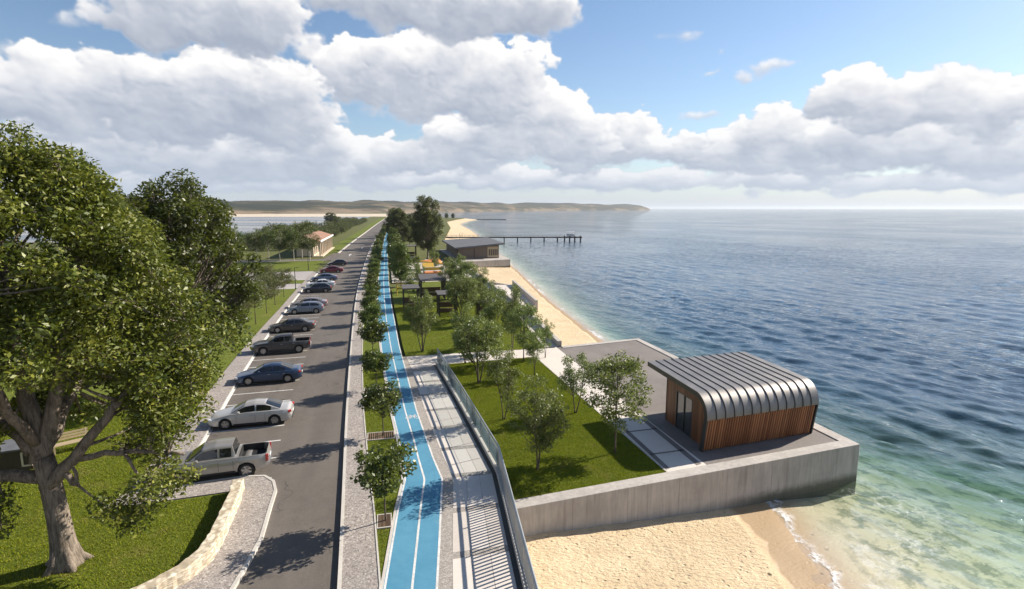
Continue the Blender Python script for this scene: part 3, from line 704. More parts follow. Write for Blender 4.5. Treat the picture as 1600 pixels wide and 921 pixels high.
# road, kerbs, pavements, cycle lane
ribbon('road', lambda y: park_l(y)-0.05, lambda y: road_r(y)+0.05, ZR, M['asphalt'], yr(-40, 900))
b = MB()
def kerb_line(b, f, w, z0, z1, a, e, side=1):
    ysl = yr(a, e); b._ws([(f(y), y) for y in ysl], [(f(y)+w*side, y) for y in ysl], z0, z1, 0)
kerb_line(b, road_r, 0.14, -0.3, 0.02, -40, 900)
structure(b.build('kerb', M['kerb']))
b = MB(); ysl = yr(-40, 900)
b.strip([(road_r(y)+0.14, y) for y in ysl], [(walk_r(y), y) for y in ysl], 0.0)
structure(b.build('pavement', M['pebble']))
b = MB(); ysl = yr(17.5, 900)
b._ws([(walk_r(y), y) for y in ysl], [(walk_r(y)+0.07, y) for y in ysl], -0.2, 0.025, 0)
structure(b.build('tree_strip_kerb', M['kerb']))
b = MB(); b.strip([(walk_r(y)+0.07, y) for y in ysl], [(lane_l(y)-0.1, y) for y in ysl], -0.02)
structure(b.build('tree_strip', M['lawn']))
ysl = sorted(set(yr(-40, 900)+[18.2, 18.7, 21, 24, 26.5, 26.8, 29.1, 31.6, 36.7]))
b = MB(); b.strip([(lane_l(y), y) for y in ysl], [(lane_r(y), y) for y in ysl], 0.0)
structure(b.build('cycle_lane', M['lane']))
b = MB(); b._ws([(lane_l(y)-0.12, y) for y in ysl], [(lane_l(y), y) for y in ysl], -0.2, 0.012, 0)
structure(b.build('lane_edging', M['kerb']))
b = MB()
mid = lambda y: 0.5*(lane_l(y)+lane_r(y))+0.05
for f in (lambda y: lane_r(y)-0.09, lambda y: mid(y)-0.045):
    b.strip([(f(y), y) for y in ysl], [(f(y)+0.09, y) for y in ysl], 0.004)
b.strip([(lane_l(y)+0.02, y) for y in ysl], [(lane_l(y)+0.10, y) for y in ysl], 0.004)
structure(b.build('lane_lines', M['white_line']))

# bicycle sign painted on the lane
def bike(b, c, s, z):
    def ring(cx, cy, r, w, n=22):
        for k in range(n):
            a0, a1 = 2*math.pi*k/n, 2*math.pi*(k+1)/n
            b.add([(c[0]+s*(cx+rr*math.cos(a)), c[1]+s*1.25*(cy+rr*math.sin(a)), z) for a, rr in ((a0, r-w), (a0, r), (a1, r), (a1, r-w))], [(0, 1, 2, 3)])
    def seg(p, q, w=0.05):
        p, q = Vector(p), Vector(q); d = (q-p).normalized(); n = Vector((-d.y, d.x))*w/2
        b.add([(c[0]+s*k.x, c[1]+s*1.25*k.y, z) for k in (p-n, q-n, q+n, p+n)], [(0, 1, 2, 3)])
    ring(-0.27, 0, 0.19, 0.045); ring(0.27, 0, 0.19, 0.045)
    seg((-0.27, 0), (-0.14, 0.27)); seg((-0.14, 0.27), (0.16, 0.27)); seg((0.16, 0.27), (0.27, 0)); seg((-0.27, 0), (-0.02, 0.0))
    seg((-0.02, 0), (-0.16, 0.34)); seg((-0.02, 0), (0.16, 0.27)); seg((-0.24, 0.345), (-0.08, 0.345)); seg((0.16, 0.27), (0.13, 0.38)); seg((0.13, 0.38), (0.25, 0.38))
b = MB(); bike(b, (1.36, 35.3), 1.0, 0.008)
structure(b.build('bicycle_marking', M['white_line']))

# parking bays and arrows
b = MB()
for k in range(0, 46):
    y = 28.55+2.447*k
    if y > 140: break
    x0 = park_l(y); L = 4.3 if y < 45 else (4.6 if y < 80 else 3.6)
    tx = 0.07
    b.add([(x0, y-0.06, ZR+0.004), (x0+L, y-0.06+L*tx, ZR+0.004), (x0+L, y+0.06+L*tx, ZR+0.004), (x0, y+0.06, ZR+0.004)], [(0, 1, 2, 3)])
pl = yr(28.55, 128)
b.strip([(park_l(y)-0.02, y) for y in pl], [(park_l(y)+0.1, y) for y in pl], ZR+0.008)
structure(b.build('parking_lines', M['white_line']))
b = MB()
for (x, y, w, l) in ((-7.9, 201.5, 0.5, 9.0), (-11.5, 149.5, 0.6, 7.0), (-10.3, 171.6, 0.5, 8.0)):
    b.flat([(x-w/4, y-l/2), (x+w/4, y-l/2), (x+w/4, y+l*0.1), (x+w, y+l*0.1), (x, y+l/2), (x-w, y+l*0.1), (x-w/4, y+l*0.1)], ZR+0.004)
structure(b.build('arrow_markings', M['white_line']))

# left pavement with the rounded nib by the stone wall
nib_road = [(-4.9, -40), (-5.3, -10), (-5.75, 12)]+[up(u, v, 0) for u, v in ((358, 921), (380, 885), (405, 840), (420, 790), (428, 765), (425, 752), (412, 744), (380, 745), (310, 755), (266, 764))]
nib_in = [(-7.9, 27.55), (-10.1, 27.35), (-13.0, 27.1)]
b = MB()
wall_c = [up(u, v, 0.5) for u, v in ((372, 750), (366, 770), (352, 800), (337, 832), (318, 860), (285, 886), (240, 912))]+[(-10.6, 18.7), (-13.0, 17.6), (-18, 16.6)]
inner = [(x-0.2, y) for x, y in wall_c]
b.prism(nib_road+[(-12.4, 29.2)]+nib_in[::-1]+inner+[(-18, -40)], -0.3, -0.02)
structure(b.build('nib_pavement', M['pebble']))
kb = MB(); kl = nib_road
kin = []
for i, p in enumerate(kl):
    d = Vector(kl[min(i+1, len(kl)-1)])-Vector(kl[max(i-1, 0)]); d.normalize(); kin.append((p[0]+d.y*0.0-d.y*(-0.13)*-1*-1, p[1]))
off_out = []
for i, p in enumerate(kl):
    d = (Vector(kl[min(i+1, len(kl)-1)])-Vector(kl[max(i-1, 0)])).normalized(); n = Vector((d.y, -d.x))
    off_out.append((p[0]+n.x*0.14, p[1]+n.y*0.14))
kb._ws(off_out, kl, -0.3, 0.0, 0)
structure(kb.build('nib_kerb', M['kerb']))
pw = lambda y: park_l(y)-np.interp(y, [28, 40, 48, 80, 130], [2.1, 1.7, 1.6, 1.0, 1.1])
ysl = yr(29.0, 126)
b = MB(); b._ws([(park_l(y)-0.12, y) for y in ysl], [(pw(y), y) for y in ysl], -0.3, -0.015, 0)
structure(b.build('parking_pavement', M['pebble']))
b = MB(); b._ws([(park_l(y)-0.03, y) for y in ysl], [(park_l(y)-0.12, y) for y in ysl], -0.3, -0.003, 0)
ys2 = yr(178, 900); b._ws([(park_l(y)-0.03, y) for y in ys2], [(park_l(y)-0.6, y) for y in ys2], -0.3, 0.02, 0)
structure(b.build('parking_kerb', M['kerb']))
# lawns on the left
b = MB(); b.flat([(-60, -40), (-18, -40)]+inner[::-1]+[(-7.9, 27.5), (-10.1, 27.3), (-13.0, 27.0)]+[(pw(y), y) for y in yr(29.0, 100)]+[(-40, 100), (-60, 60)], -0.06)
structure(b.build('lawn', M['lawn']))
b = MB(); b.flat([(pw(101), 107), (pw(112), 112), (-60, 112), (-60, 107)], -0.05)
b.flat([(-15.6, 128), (-15.6, 153), (-60, 153), (-60, 128)], -0.05)
ysl = yr(182, 900); b.strip([(park_l(y)-4.2-y*0.004, y) for y in ysl], [(park_l(y)-0.6, y) for y in ysl], -0.1)
structure(b.build('verge', M['lawn']))
b = MB(); b.flat([(pw(100), 100), (-15.2, 126), (-15.6, 128), (-32, 128), (-32, 100)], -0.09)
structure(b.build('paved_square', surf('square_paving', (0.33, 0.30, 0.285), (0.42, 0.385, 0.365), 0.2, 3.0, 0.85, 0.15)))
b = MB(); b.flat([(-13.9, 154.5), (-13.4, 181), (-15.5, 180), (-17, 160), (-120, 158), (-120, 154.5)], ZR+0.004)
b.flat([(-15.6, 153), (-13.9, 154.5), (-120, 154.5), (-120, 153.2)], -0.1)
structure(b.build('side_road', M['asphalt']))
b = MB(); b.prism([(-15.4, 153.0), (-15.4, 153.5), (-70, 153.5), (-70, 153.0)], -0.3, 0.05)
structure(b.build('side_kerb', M['kerb']))

# footpath beside the lane: paver strip, slabs, cross path
ysl = sorted(set(yr(-40, 50.8)+[18.2, 21, 26.5, 29.1, 36.7]))
b = MB(); b.strip([(lane_r(y), y) for y in ysl], [(rail(min(y, 47.6)) if y <= 47.6 else 4.0, y) for y in ysl], -0.008)
structure(b.build('footpath', M['pebble_dark']))
b = MB()
ycuts = [-10, -6, -2, 2, 6, 10, 14, 17.2, 20.3, 23.6, 26.9, 30.2, 33.4, 36.6, 39.8, 43.0, 46.2]
for a, e in zip(ycuts[:-1], ycuts[1:]):
    e2 = e-0.42
    for k in range(3):
        f0, f1 = k/3+0.004, (k+1)/3-0.004
        q = []
        for f_, y in ((f0, a), (f1, a), (f1, e2), (f0, e2)):
            l = lane_r(y)+0.5; r = rail(y)-0.35; q.append((l+(r-l)*f_, y))
        b.prism(q, -0.05, 0.0)
structure(b.build('path_slabs', M['slab']))
b = MB(); b.flat([(lane_r(47.0)+0.5, 46.6), (4.0, 47.3), (9.8, 47.9), (13.4, 48.1), (14.2, 48.2), (16.0, 50.9), (9, 50.9), (lane_r(50.8)+0.35, 50.8)], 0.0)
structure(b.build('cross_path', M['slab']))

# lawns by the sea
lawn1 = [(rail(y)+0.12, y) for y in (23.4, 26.5, 30, 36, 47.4)]+[(9.8, 47.8), (13.1, 48.0), (13.2, 46.3), (13.65, 30.7), (13.85, 24.55)]
b = MB(); b.flat(lawn1, -0.015); structure(b.build('lawn', M['lawn']))
lawn2 = [(lane_r(y)+0.3, y) for y in (51, 55, 69, 83, 95)]+[(4.5, 104), (15.6, 104), (16.6, 90), (16.4, 75), (15.0, 55), (14.6, 51.0)]
b = MB(); b.flat(lawn2, -0.012); structure(b.build('lawn', M['lawn']))
b = MB(); b.flat([(1.0, 104), (1.0, 142), (17.0, 142), (16.8, 104), (4.5, 104.0)], -0.03)
structure(b.build('play_surface', surf('play_surface_concrete', (0.40, 0.37, 0.33), (0.52, 0.48, 0.43), 0.15, 2.0, 0.85, 0.15)))
b = MB(); b.strip([(14.9, 51.2), (15.3, 56), (16.0, 66), (16.6, 75), (16.9, 105), (17.0, 149)], [(16.2, 51.2), (16.5, 56), (17.2, 66), (17.55, 75), (17.65, 105), (17.7, 149)], 0.0)
b.flat([(13.85, 24.5), (13.65, 30.7), (13.2, 46.3), (13.15, 48.4), (16.1, 51.2), (16.15, 31.7), (16.3, 24.8)], -0.004)
structure(b.build('promenade', M['slab']))
b = MB()
for seg in ([(13.80, 24.6), (13.60, 30.7), (13.15, 46.3), (13.12, 48.0)],):
    b._ws(seg, [(x+0.1, y) for x, y in seg], -0.2, 0.02, 0)
structure(b.build('lawn_kerb', M['kerb']))
b = MB(); b.flat([(16.15, 24.9), (16.1, 51.0), (25.4, 52.2), (26.1, 25.5)], -0.012)
b.add([], [])
structure(b.build('platform_deck', M['deck']))
# joints and strips on the promenade in front of the kiosk
b = MB()
for x0, x1, y0, y1 in ((13.95, 16.1, 26.7, 26.85), (13.95, 16.1, 29.9, 30.05), (13.9, 14.2, 24.9, 30.6), (15.75, 16.1, 25.0, 31.6)):
    b.flat([(x0, y0), (x1, y0+0.12), (x1, y1+0.12), (x0, y1)], 0.003)
structure(b.build('promenade_joints', M['deck']))

# ------------------------------------------------------------------ walls by the water
def ring_wall(b, outer, inner, z0, z1):
    b._ws(outer, inner, z0, z1, 0)
b = MB()
o_ = [(5.25, 22.82), (26.35, 25.25), (25.6, 52.7), (16.6, 51.25)]
i_ = [(5.25, 23.60), (25.55, 25.95), (25.0, 52.0), (16.6, 50.55)]
ring_wall(b, o_, i_, -5.0, 0.045)
tag(b.build('sea_wall', M['wallconc'], bevel=0.02), 'pale concrete sea wall that holds up the lawn and the kiosk terrace', 'sea wall')
b = MB(); ysl = [-20, 0, 10, 17.6, 22.75]
b._ws([(rail(y)+0.36, y) for y in ysl], [(rail(y)-0.1, y) for y in ysl], -4, -0.03, 0)
tag(b.build('path_retaining_wall', M['wallconc']), 'concrete retaining wall under the railing between footpath and sand', 'retaining wall')
b = MB(); pts = [(16.25, 51.3), (16.5, 56), (17.2, 66), (17.55, 75), (17.65, 92), (17.65, 105), (17.75, 141.5)]
b._ws([(x+0.45, y) for x, y in pts], pts, -3.0, 0.55, 0)
tag(b.build('parapet_wall', M['wallconc'], bevel=0.02), 'long low concrete parapet between the park promenade and the beach', 'parapet wall')
# beach ramp with a side wall, plus a short landing wall
r = thing('beach_ramp', (20.3, 90, -1.4), 'concrete ramp with a dark side wall leading from the parapet to the beach', 'ramp')
b = MB(); vs = [(-2.2, 8, 1.2), (2.0, 8, 1.2), (1.9, -8.5, 0.15), (-2.3, -8.5, 0.15)]
b.add(vs+[(x, y, -1.0) for x, y, z in vs], [(3, 2, 1, 0), (0, 1, 5, 4), (1, 2, 6, 5), (2, 3, 7, 6), (3, 0, 4, 7)][:1]+[(4, 5, 1, 0), (5, 6, 2, 1), (6, 7, 3, 2), (7, 4, 0, 3)])
b.build('ramp_slope', M['slab'], r)
b = MB(); b.add([(2.0, 8, -1), (2.4, 8, -1), (2.3, -8.5, -1), (1.9, -8.5, -1), (2.0, 8, 2.0), (2.4, 8, 2.0), (2.3, -8.5, 0.95), (1.9, -8.5, 0.95)], [(3, 2, 1, 0), (4, 5, 6, 7), (0, 1, 5, 4), (1, 2, 6, 5), (2, 3, 7, 6), (3, 0, 4, 7)][0:0]+[(0, 1, 2, 3), (7, 6, 5, 4), (4, 5, 1, 0), (5, 6, 2, 1), (6, 7, 3, 2), (7, 4, 0, 3)])
b.build('side_wall', M['wallconc'], r)
b = MB(); b.bar((18.3, 102.4, -0.75), (24.3, 99.2, -1.5), 0.4, 1.5)
tag(b.build('groyne_wall', M['wallconc']), 'short low concrete wall running out onto the sand beyond the ramp', 'groyne')

# ------------------------------------------------------------------ railing
rl = thing('railing', (5.0, 26.5, 0), 'long steel and glass railing along the seaward edge of the footpath', 'railing')
inv = lambda p: (p[0]-5.0, p[1]-26.5, p[2])
ysr = [2, 6, 10, 14, 17.6, 20.5, 23.3, 26.5]
b = MB(); kk = ysr+[30, 33, 36, 40, 44, 47.5]
b._ws([(rail(y)+0.12-5, y-26.5) for y in kk], [(rail(y)-0.14-5, y-26.5) for y in kk], -0.05, 0.24, 0)
b.build('upstand', M['kerb'], rl, bevel=0.01)
posts = [10-2.0*i for i in range(1, 4)]+[10, 12.1, 14.2, 16.3, 18.4, 20.5, 22.5, 24.5, 26.45, 28.6, 30.7, 32.8, 34.9, 37, 39.1, 41.2, 43.3, 45.4, 47.4]
posts = sorted(posts)
for y in posts:
    b = MB(); x = rail(y)
    b.box(inv((x, y, 0.82)), (0.06, 0.05, 1.2)); b.box(inv((x, y, 0.25)), (0.12, 0.12, 0.02))
    b.build('post', M['greymetal'], rl)
b = MB()
for z, rr in ((1.45, 0.05), (1.22, 0.028)):
    b.tube([inv((rail(y), y, z)) for y in [2, 10, 17.6, 23.3, 26.5, 31, 36, 41, 47.45]], rr, 8)
b.build('handrail', M['greymetal'], rl, smooth=60)
for a, e in zip(posts[:-1], posts[1:]):
    if a >= 26.4:
        b = MB(); p, q = inv((rail(a+.08), a+.08, 0)), inv((rail(e-.08), e-.08, 0)); n = Vector((q[1]-p[1], -(q[0]-p[0]))).normalized()*0.007
        b.prism([(p[0]-n.x, p[1]-n.y), (p[0]+n.x, p[1]+n.y), (q[0]+n.x, q[1]+n.y), (q[0]-n.x, q[1]-n.y)], 0.27, 1.17)
        b.build('glass_panel', M['rail_glass'], rl)
    else:
        b = MB(); n = max(2, int((e-a)/0.2))
        for i in range(1, n):
            y = a+(e-a)*i/n; b.box(inv((rail(y), y, 0.72)), (0.03, 0.085, 0.98))
        b.bar(inv((rail(a), a, 0.28)), inv((rail(e), e, 0.28)), 0.03, 0.03)
        b.build('bar_panel', M['greymetal'], rl)
lb = MB(); yq = [2, 10, 17.6, 23.3, 26.5, 36, 47.5]
lb.strip([(rail(y)-0.36, y) for y in yq], [(rail(y)-0.14, y) for y in yq], 0.0)
structure(lb.build('upstand_shade_strip', M['darkmetal']))  # dark base strip, its tone painting the upstand's shade onto the path

# ------------------------------------------------------------------ stone wall, left
b = MB(); wi, wo = [], []
for i, p in enumerate(wall_c):
    d = (Vector(wall_c[min(i+1, len(wall_c)-1)])-Vector(wall_c[max(i-1, 0)])).normalized(); n = Vector((d.y, -d.x))
    wi.append((p[0]+n.x*0.24, p[1]+n.y*0.24)); wo.append((p[0]-n.x*0.24, p[1]-n.y*0.24))
def dens(P, k=6):
    r = []
    for a, c in zip(P[:-1], P[1:]):
        for i in range(k): r.append((a[0]+(c[0]-a[0])*i/k, a[1]+(c[1]-a[1])*i/k))
    return r+[P[-1]]
wi, wo = dens(wi), dens(wo)
jr = random.Random(3)
wi = [(x+jr.uniform(-.03, .03), y+jr.uniform(-.03, .03)) for x, y in wi]; wo = [(x+jr.uniform(-.03, .03), y+jr.uniform(-.03, .03)) for x, y in wo]
b._ws(wi, wo, -0.3, 0.54, 0)
for k, v in enumerate(b.v):
    if v[2] > 0.5: b.v[k] = (v[0], v[1], v[2]+jr.uniform(-.012, .012))
tag(b.build('stone_wall', M['stone'], bevel=0.03), 'low curved wall of stacked cream stone between lawn and pebble pavement', 'stone wall')

# ------------------------------------------------------------------ kiosk
KX, KY = 16.9, 26.05
ks = thing('kiosk', (KX, KY, 0), 'timber beach kiosk with a grey zinc roof that curls down over its front', 'kiosk')
SK = 0.115; KW = 8.0
def kp(u, v, z): return (u, v+u*SK, z)           # kiosk plan is skewed like its terrace
# roof profile (v,z) from the front lower edge over the curl to the back
def rprof(o):
    """o = inward offset"""
    P = [(0.02+o, 1.95)]
    cx, cz, rr = 1.25, 2.02, 1.25
    for k in range(13):
        a = math.pi-k/12*math.pi/2*0.97; P.append((cx+(rr-o)*math.cos(a), cz+(rr-o)*math.sin(a)))
    P.append((7.25, 3.36-o)); return P
outer, innr = rprof(0), rprof(0.30)
b = MB(); n = len(outer); nu = 13
us = [KW*i/nu for i in range(nu+1)]
for i in range(nu):                                # one sheet per bay between seams
    vs = [kp(us[i]+0.012, v, z) for v, z in outer]+[kp(us[i+1]-0.012, v, z) for v, z in outer]
    b.add(vs, [(k, k+1, n+k+1, n+k) for k in range(n-1)])
roof = b.build('roof', M['zinc'], ks, smooth=40)
b = MB()
for u in us[1:-1]:
    for k in range(n-1):
        a, c = outer[k], outer[k+1]
        d = Vector((c[0]-a[0], c[1]-a[1])).normalized(); nn = (-d.y*0.045, d.x*0.045)
        vs = []
        for uu in (u-0.014, u+0.014): vs += [kp(uu, a[0]-nn[0]*0.3, a[1]-nn[1]*0.3), kp(uu, c[0]-nn[0]*0.3, c[1]-nn[1]*0.3), kp(uu, c[0]+nn[0], c[1]+nn[1]), kp(uu, a[0]+nn[0], a[1]+nn[1])]
        b.add(vs, [(0, 1, 2, 3), (7, 6, 5, 4), (3, 2, 6, 7), (0, 3, 7, 4), (1, 5, 6, 2)])
b.build('seam', M['darkmetal'], roof)
b = MB()                                           # shell under the sheets, its two side fascias and soffit
o2, i2 = rprof(0.012), innr
vs = [kp(0, v, z) for v, z in o2]+[kp(0, v, z) for v, z in i2]+[kp(KW, v, z) for v, z in o2]+[kp(KW, v, z) for v, z in i2]
fs = []
for k in range(n-1): fs += [(k, n+k, n+k+1, k+1), (2*n+k, 2*n+k+1, 3*n+k+1, 3*n+k), (n+k, 3*n+k, 3*n+k+1, n+k+1), (k, k+1, 2*n+k+1, 2*n+k)]
fs += [(n-1, 2*n-1, 4*n-1, 3*n-1), (0, 2*n, 3*n, n)]
b.add(vs, fs)
# fins continuing the frame down to the ground at both sides of the front
for u0, u1 in ((0, 0.1), (KW-0.1, KW)):
    vs = [kp(u, v, z) for u in (u0, u1) for v, z in ((0.02, 1.95), (0.32, 1.95), (0.62, 0.0), (0.34, 0.0))]
    b.add(vs, [(0, 1, 2, 3), (7, 6, 5, 4), (0, 3, 7, 4), (1, 5, 6, 2), (3, 2, 6, 7), (0, 4, 5, 1)])
b.build('roof_edge', M['darkmetal'], ks)
b = MB(); ns = 46                                  # slatted front, leaning out towards its top
for i in range(ns):
    u0 = 0.14+(KW-0.28)*i/ns; u1 = u0+(KW-0.28)/ns*0.55
    vs = [kp(u, v, z) for u in (u0, u1) for v, z in ((0.07, 1.94), (0.13, 1.94), (0.44, 0.05), (0.38, 0.05))]
    b.add(vs, [(0, 1, 2, 3), (7, 6, 5, 4), (0, 3, 7, 4), (1, 5, 6, 2), (3, 2, 6, 7), (0, 4, 5, 1)])
b.build('timber_slats', M['timber'], ks)
b = MB(); vs = [kp(u, v, z) for u in (0.1, KW-0.1) for v, z in ((0.14, 1.97), (0.34, 1.97), (0.62, 0.0), (0.45, 0.0))]
b.add(vs, [(0, 1, 2, 3), (7, 6, 5, 4), (0, 3, 7, 4), (1, 5, 6, 2), (3, 2, 6, 7), (0, 4, 5, 1)]); b.build('front_wall', M['timber_dark'], ks)
def roofz(v):
    for a, c in zip(innr[:-1], innr[1:]):
        if a[0] <= v <= c[0]: return a[1]+(c[1]-a[1])*(v-a[0])/(c[0]-a[0])
    return innr[-1][1]
V1 = 5.35; D0, D1 = 2.25, 4.05                      # facade depth and door opening
def side_wall(u, name, door):
    b = MB(); vlist = [0.5+k*(V1-0.5)/34 for k in range(35)]
    for a, c in zip(vlist[:-1], vlist[1:]):
        zb = 0.0
        if door and D0 < 0.5*(a+c) < D1: zb = 2.35
        c2 = c-0.012; za, zc = roofz(max(a, .45))-0.01, roofz(c2)-0.01
        t_ = 0.10
        vs = [kp(u+du, v, z) for du in (0, t_) for v, z in ((a, zb), (c2, zb), (c2, max(zb+.05, zc)), (a, max(zb+.05, za)))]
        b.add(vs, [(3, 2, 1, 0), (4, 5, 6, 7), (0, 1, 5, 4), (1, 2, 6, 5), (2, 3, 7, 6), (3, 0, 4, 7)])
    return b.build(name, M['timber_face'], ks)
side_wall(0.45, 'facade', True); side_wall(KW-0.55, 'facade', False)
b = MB(); vs = [kp(u, v, z) for u in (0.45, KW-0.45) for v, z in ((V1-0.1, 0), (V1, 0), (V1, roofz(V1)-.01), (V1-0.1, roofz(V1)-.01))]
b.add(vs, [(3, 2, 1, 0), (4, 5, 6, 7), (0, 1, 5, 4), (1, 2, 6, 5), (2, 3, 7, 6), (3, 0, 4, 7)]); b.build('back_wall', M['timber_face'], ks)
b = MB(); vs = [kp(u, v, z) for u in (0.6, KW-0.6) for v, z in ((0.7, 0.02), (V1-0.2, 0.02))]; b.add(vs, [(0, 2, 3, 1)]); b.build('interior_floor', M['deck'], ks)
b = MB()
for v in (D0, (D0+D1)/2, D1): 
    b.box(kp(0.49, v, 1.17), (0.09, 0.07, 2.34))
for z in (0.035, 2.32): 
    p0, p1 = kp(0.49, D0, z), kp(0.49, D1, z); b.bar(p0, p1, 0.085, 0.07)
door = b.build('sliding_door', M['darkmetal'], ks)
for a, c in ((D0, (D0+D1)/2), ((D0+D1)/2, D1)):
    b = MB(); vs = [kp(0.50+du, v, z) for du in (0, 0.012) for v, z in ((a+.03, .06), (c-.03, .06), (c-.03, 2.29), (a+.03, 2.29))]
    b.add(vs, [(3, 2, 1, 0), (4, 5, 6, 7), (0, 1, 5, 4), (1, 2, 6, 5), (2, 3, 7, 6), (3, 0, 4, 7)]); b.build('glass', M['winglass'], door)

# ------------------------------------------------------------------ far beach house on its terrace
bh = thing('beach_house', (19.5, 150, 0), 'brown beach pavilion with a slanted slate roof on a concrete base by the pier', 'beach house')
def hx(x, y, z): return (x-19.5, y-150, z)
b = MB()
def quadbox(b, P, z0, z1s):
    vs = [hx(x, y, z0) for x, y in P]+[hx(x, y, z) for (x, y), z in zip(P, z1s)]
    b.add(vs, [(3, 2, 1, 0), (4, 5, 6, 7), (0, 1, 5, 4), (1, 2, 6, 5), (2, 3, 7, 6), (3, 0, 4, 7)])
quadbox(b, [(19.2, 149.6), (30.6, 151.0), (31.8, 180), (19.8, 186)], -0.05, [2.75, 3.6, 3.6, 2.6]); b.build('wall', M['cladding'], bh)
b = MB(); P = [(18.0, 148.0), (31.8, 149.6), (33.0, 182), (18.6, 188)]; zz = [2.75, 3.72, 3.72, 2.6]
vs = [hx(x, y, z+.02) for (x, y), z in zip(P, zz)]+[hx(x, y, z+.42) for (x, y), z in zip(P, zz)]
b.add(vs, [(3, 2, 1, 0), (4, 5, 6, 7), (0, 1, 5, 4), (1, 2, 6, 5), (2, 3, 7, 6), (3, 0, 4, 7)]); b.build('roof', M['slate'], bh)
b = MB(); x0, x1 = 27.3, 30.4
b.bar(hx(x0, 150.50, 1.7), hx(x1, 150.88, 1.7), 0.06, 2.9); b.build('timber_bay', M['timber_pale'], bh)
for i in range(5):
    b = MB(); x = x0+0.35+i*0.55; b.bar(hx(x, 150.46+(x-x0)*.12, 1.55), hx(x+.32, 150.50+(x-x0)*.12, 1.55), 0.06, 1.7); b.build('window', M['timber_dark'], bh)
b = MB(); b.box(hx(23.6, 150.08, 1.4), (0.12, 0.12, 2.9)); b.build('corner_post', M['timber_dark'], bh)
b = MB(); b.prism([(18.0, 141.6), (32.8, 146.3), (33.6, 184), (17.8, 187)], -3.0, -0.06)
tag(b.build('terrace_base', M['wallconc'], bevel=0.03), 'concrete terrace wall under the slanted-roof beach pavilion', 'terrace')

# ------------------------------------------------------------------ pier with its hut
pr_ = thing('pier', (35, 268, WATER), 'long narrow timber pier on paired piles reaching out from the beach', 'pier')
def pq(s, w=0.0, z=0.0):
    a, c = Vector((35, 270.5)), Vector((93.5, 259.0)); d = (c-a).normalized(); n = Vector((-d.y, d.x)); p = a+d*s+n*w
    return (p.x-35, p.y-268, z)
PL = (Vector((93.5, 259.0))-Vector((35, 270.5))).length
b = MB(); b.bar(pq(-16, 0, 1.9), pq(PL, 0, 1.9), 2.2, 0.55); b.bar(pq(PL-8, -1.5, 1.91), pq(PL, -1.5, 1.91), 3.0, 0.53); b.build('deck', M['timber_dark'], pr_)
for s in (22, 28.5, 35, 41.5, 48, 51.5, 54, 56.5, PL-0.3):
    for w in (-0.8, 0.8):
        b = MB(); b.tube([pq(s, w, -2.5), pq(s, w, 2.6 if s > 50 else 1.75)], 0.26, 8); b.build('pile', M['timber_dark'], pr_)
b = MB()
for w in (-0.95, 0.95): b.bar(pq(-16, w, 2.95), pq(PL-8, w, 2.95), 0.05, 0.06)
for k in range(32):
    for w in (-0.95, 0.95): s = -16+k*2.1; b.bar(pq(s, w, 2.15), pq(s, w, 2.97), 0.05, 0.05)
b.build('handrail', M['timber_mid'], pr_)
ph = thing('pier_hut', (35+pq(PL-5.2)[0], 268+pq(PL-5.2)[1], WATER+2.17), 'tiny white hut with a flat roof at the end of the pier', 'hut', rz=-0.19)
b = MB(); b.box((0, 0, 0.7), (3.6, 1.6, 1.4)); b.build('wall', M['whitepaint'], ph)
b = MB(); b.box((0, 0, 2.2), (4.4, 2.4, 0.16)); b.build('roof', M['whitepaint'], ph)
for x in (-1.9, 1.9):
    for y in (-1, 1): b = MB(); b.box((x, y, 1.06), (0.1, 0.1, 2.12)); b.build('post', M['whitepaint'], ph)
b = MB()
for k in range(12):
    a = Vector((129, 801)).lerp(Vector((171, 791.5)), k/12); c = Vector((129, 801)).lerp(Vector((171, 791.5)), (k+1)/12)
    b.bar((a.x, a.y, -2.3), (c.x, c.y, -2.3), 2.4+0.5*(k % 3), 1.2+0.2*(k % 2))
tag(b.build('breakwater', surf('dark_rock', (0.05, 0.05, 0.05), (0.09, 0.085, 0.08), 0.3, 2, 0.9, 0.5)), 'thin dark rock breakwater far along the beach, beyond the pier', 'breakwater')

# ------------------------------------------------------------------ red-roofed building by the side road
pv = thing('roadside_cafe', (-21.5, 186, 0), 'cream roadside building with a red tiled roof and columns, by the scrub', 'building')
b = MB(); b.box((-0.8, 0, 2.0), (4.6, 37, 4.0)); b.build('wall', M['cream'], pv)
b = MB(); b.add([(-4.2, -20, 4.0), (3.7, -20, 4.3), (3.7, 20, 4.3), (-4.2, 20, 4.0), (-1.0, -20, 5.9), (-1.0, 20, 5.9)], [(0, 4, 5, 3), (1, 2, 5, 4), (0, 1, 4), (3, 5, 2), (0, 3, 2, 1)]); b.build('roof', M['rooftile'], pv)
b = MB(); b.box((3.72, 0, 4.28), (0.12, 40.2, 0.5)); b.build('fascia', M['whitepaint'], pv)
for k in range(9): b = MB(); b.box((3.2, -18+k*4.5, 2.05), (0.4, 0.4, 4.1)); b.build('column', M['cream'], pv)
for k in range(8): b = MB(); b.box((1.54, -15.7+k*4.5, 1.7), (0.12, 2.6, 2.6)); b.build('window', M['winglass'], pv)
b = MB(); b.box((2.6, 0, -0.05), (3.0, 38.5, 0.2)); b.build('plinth', M['cream'], pv)

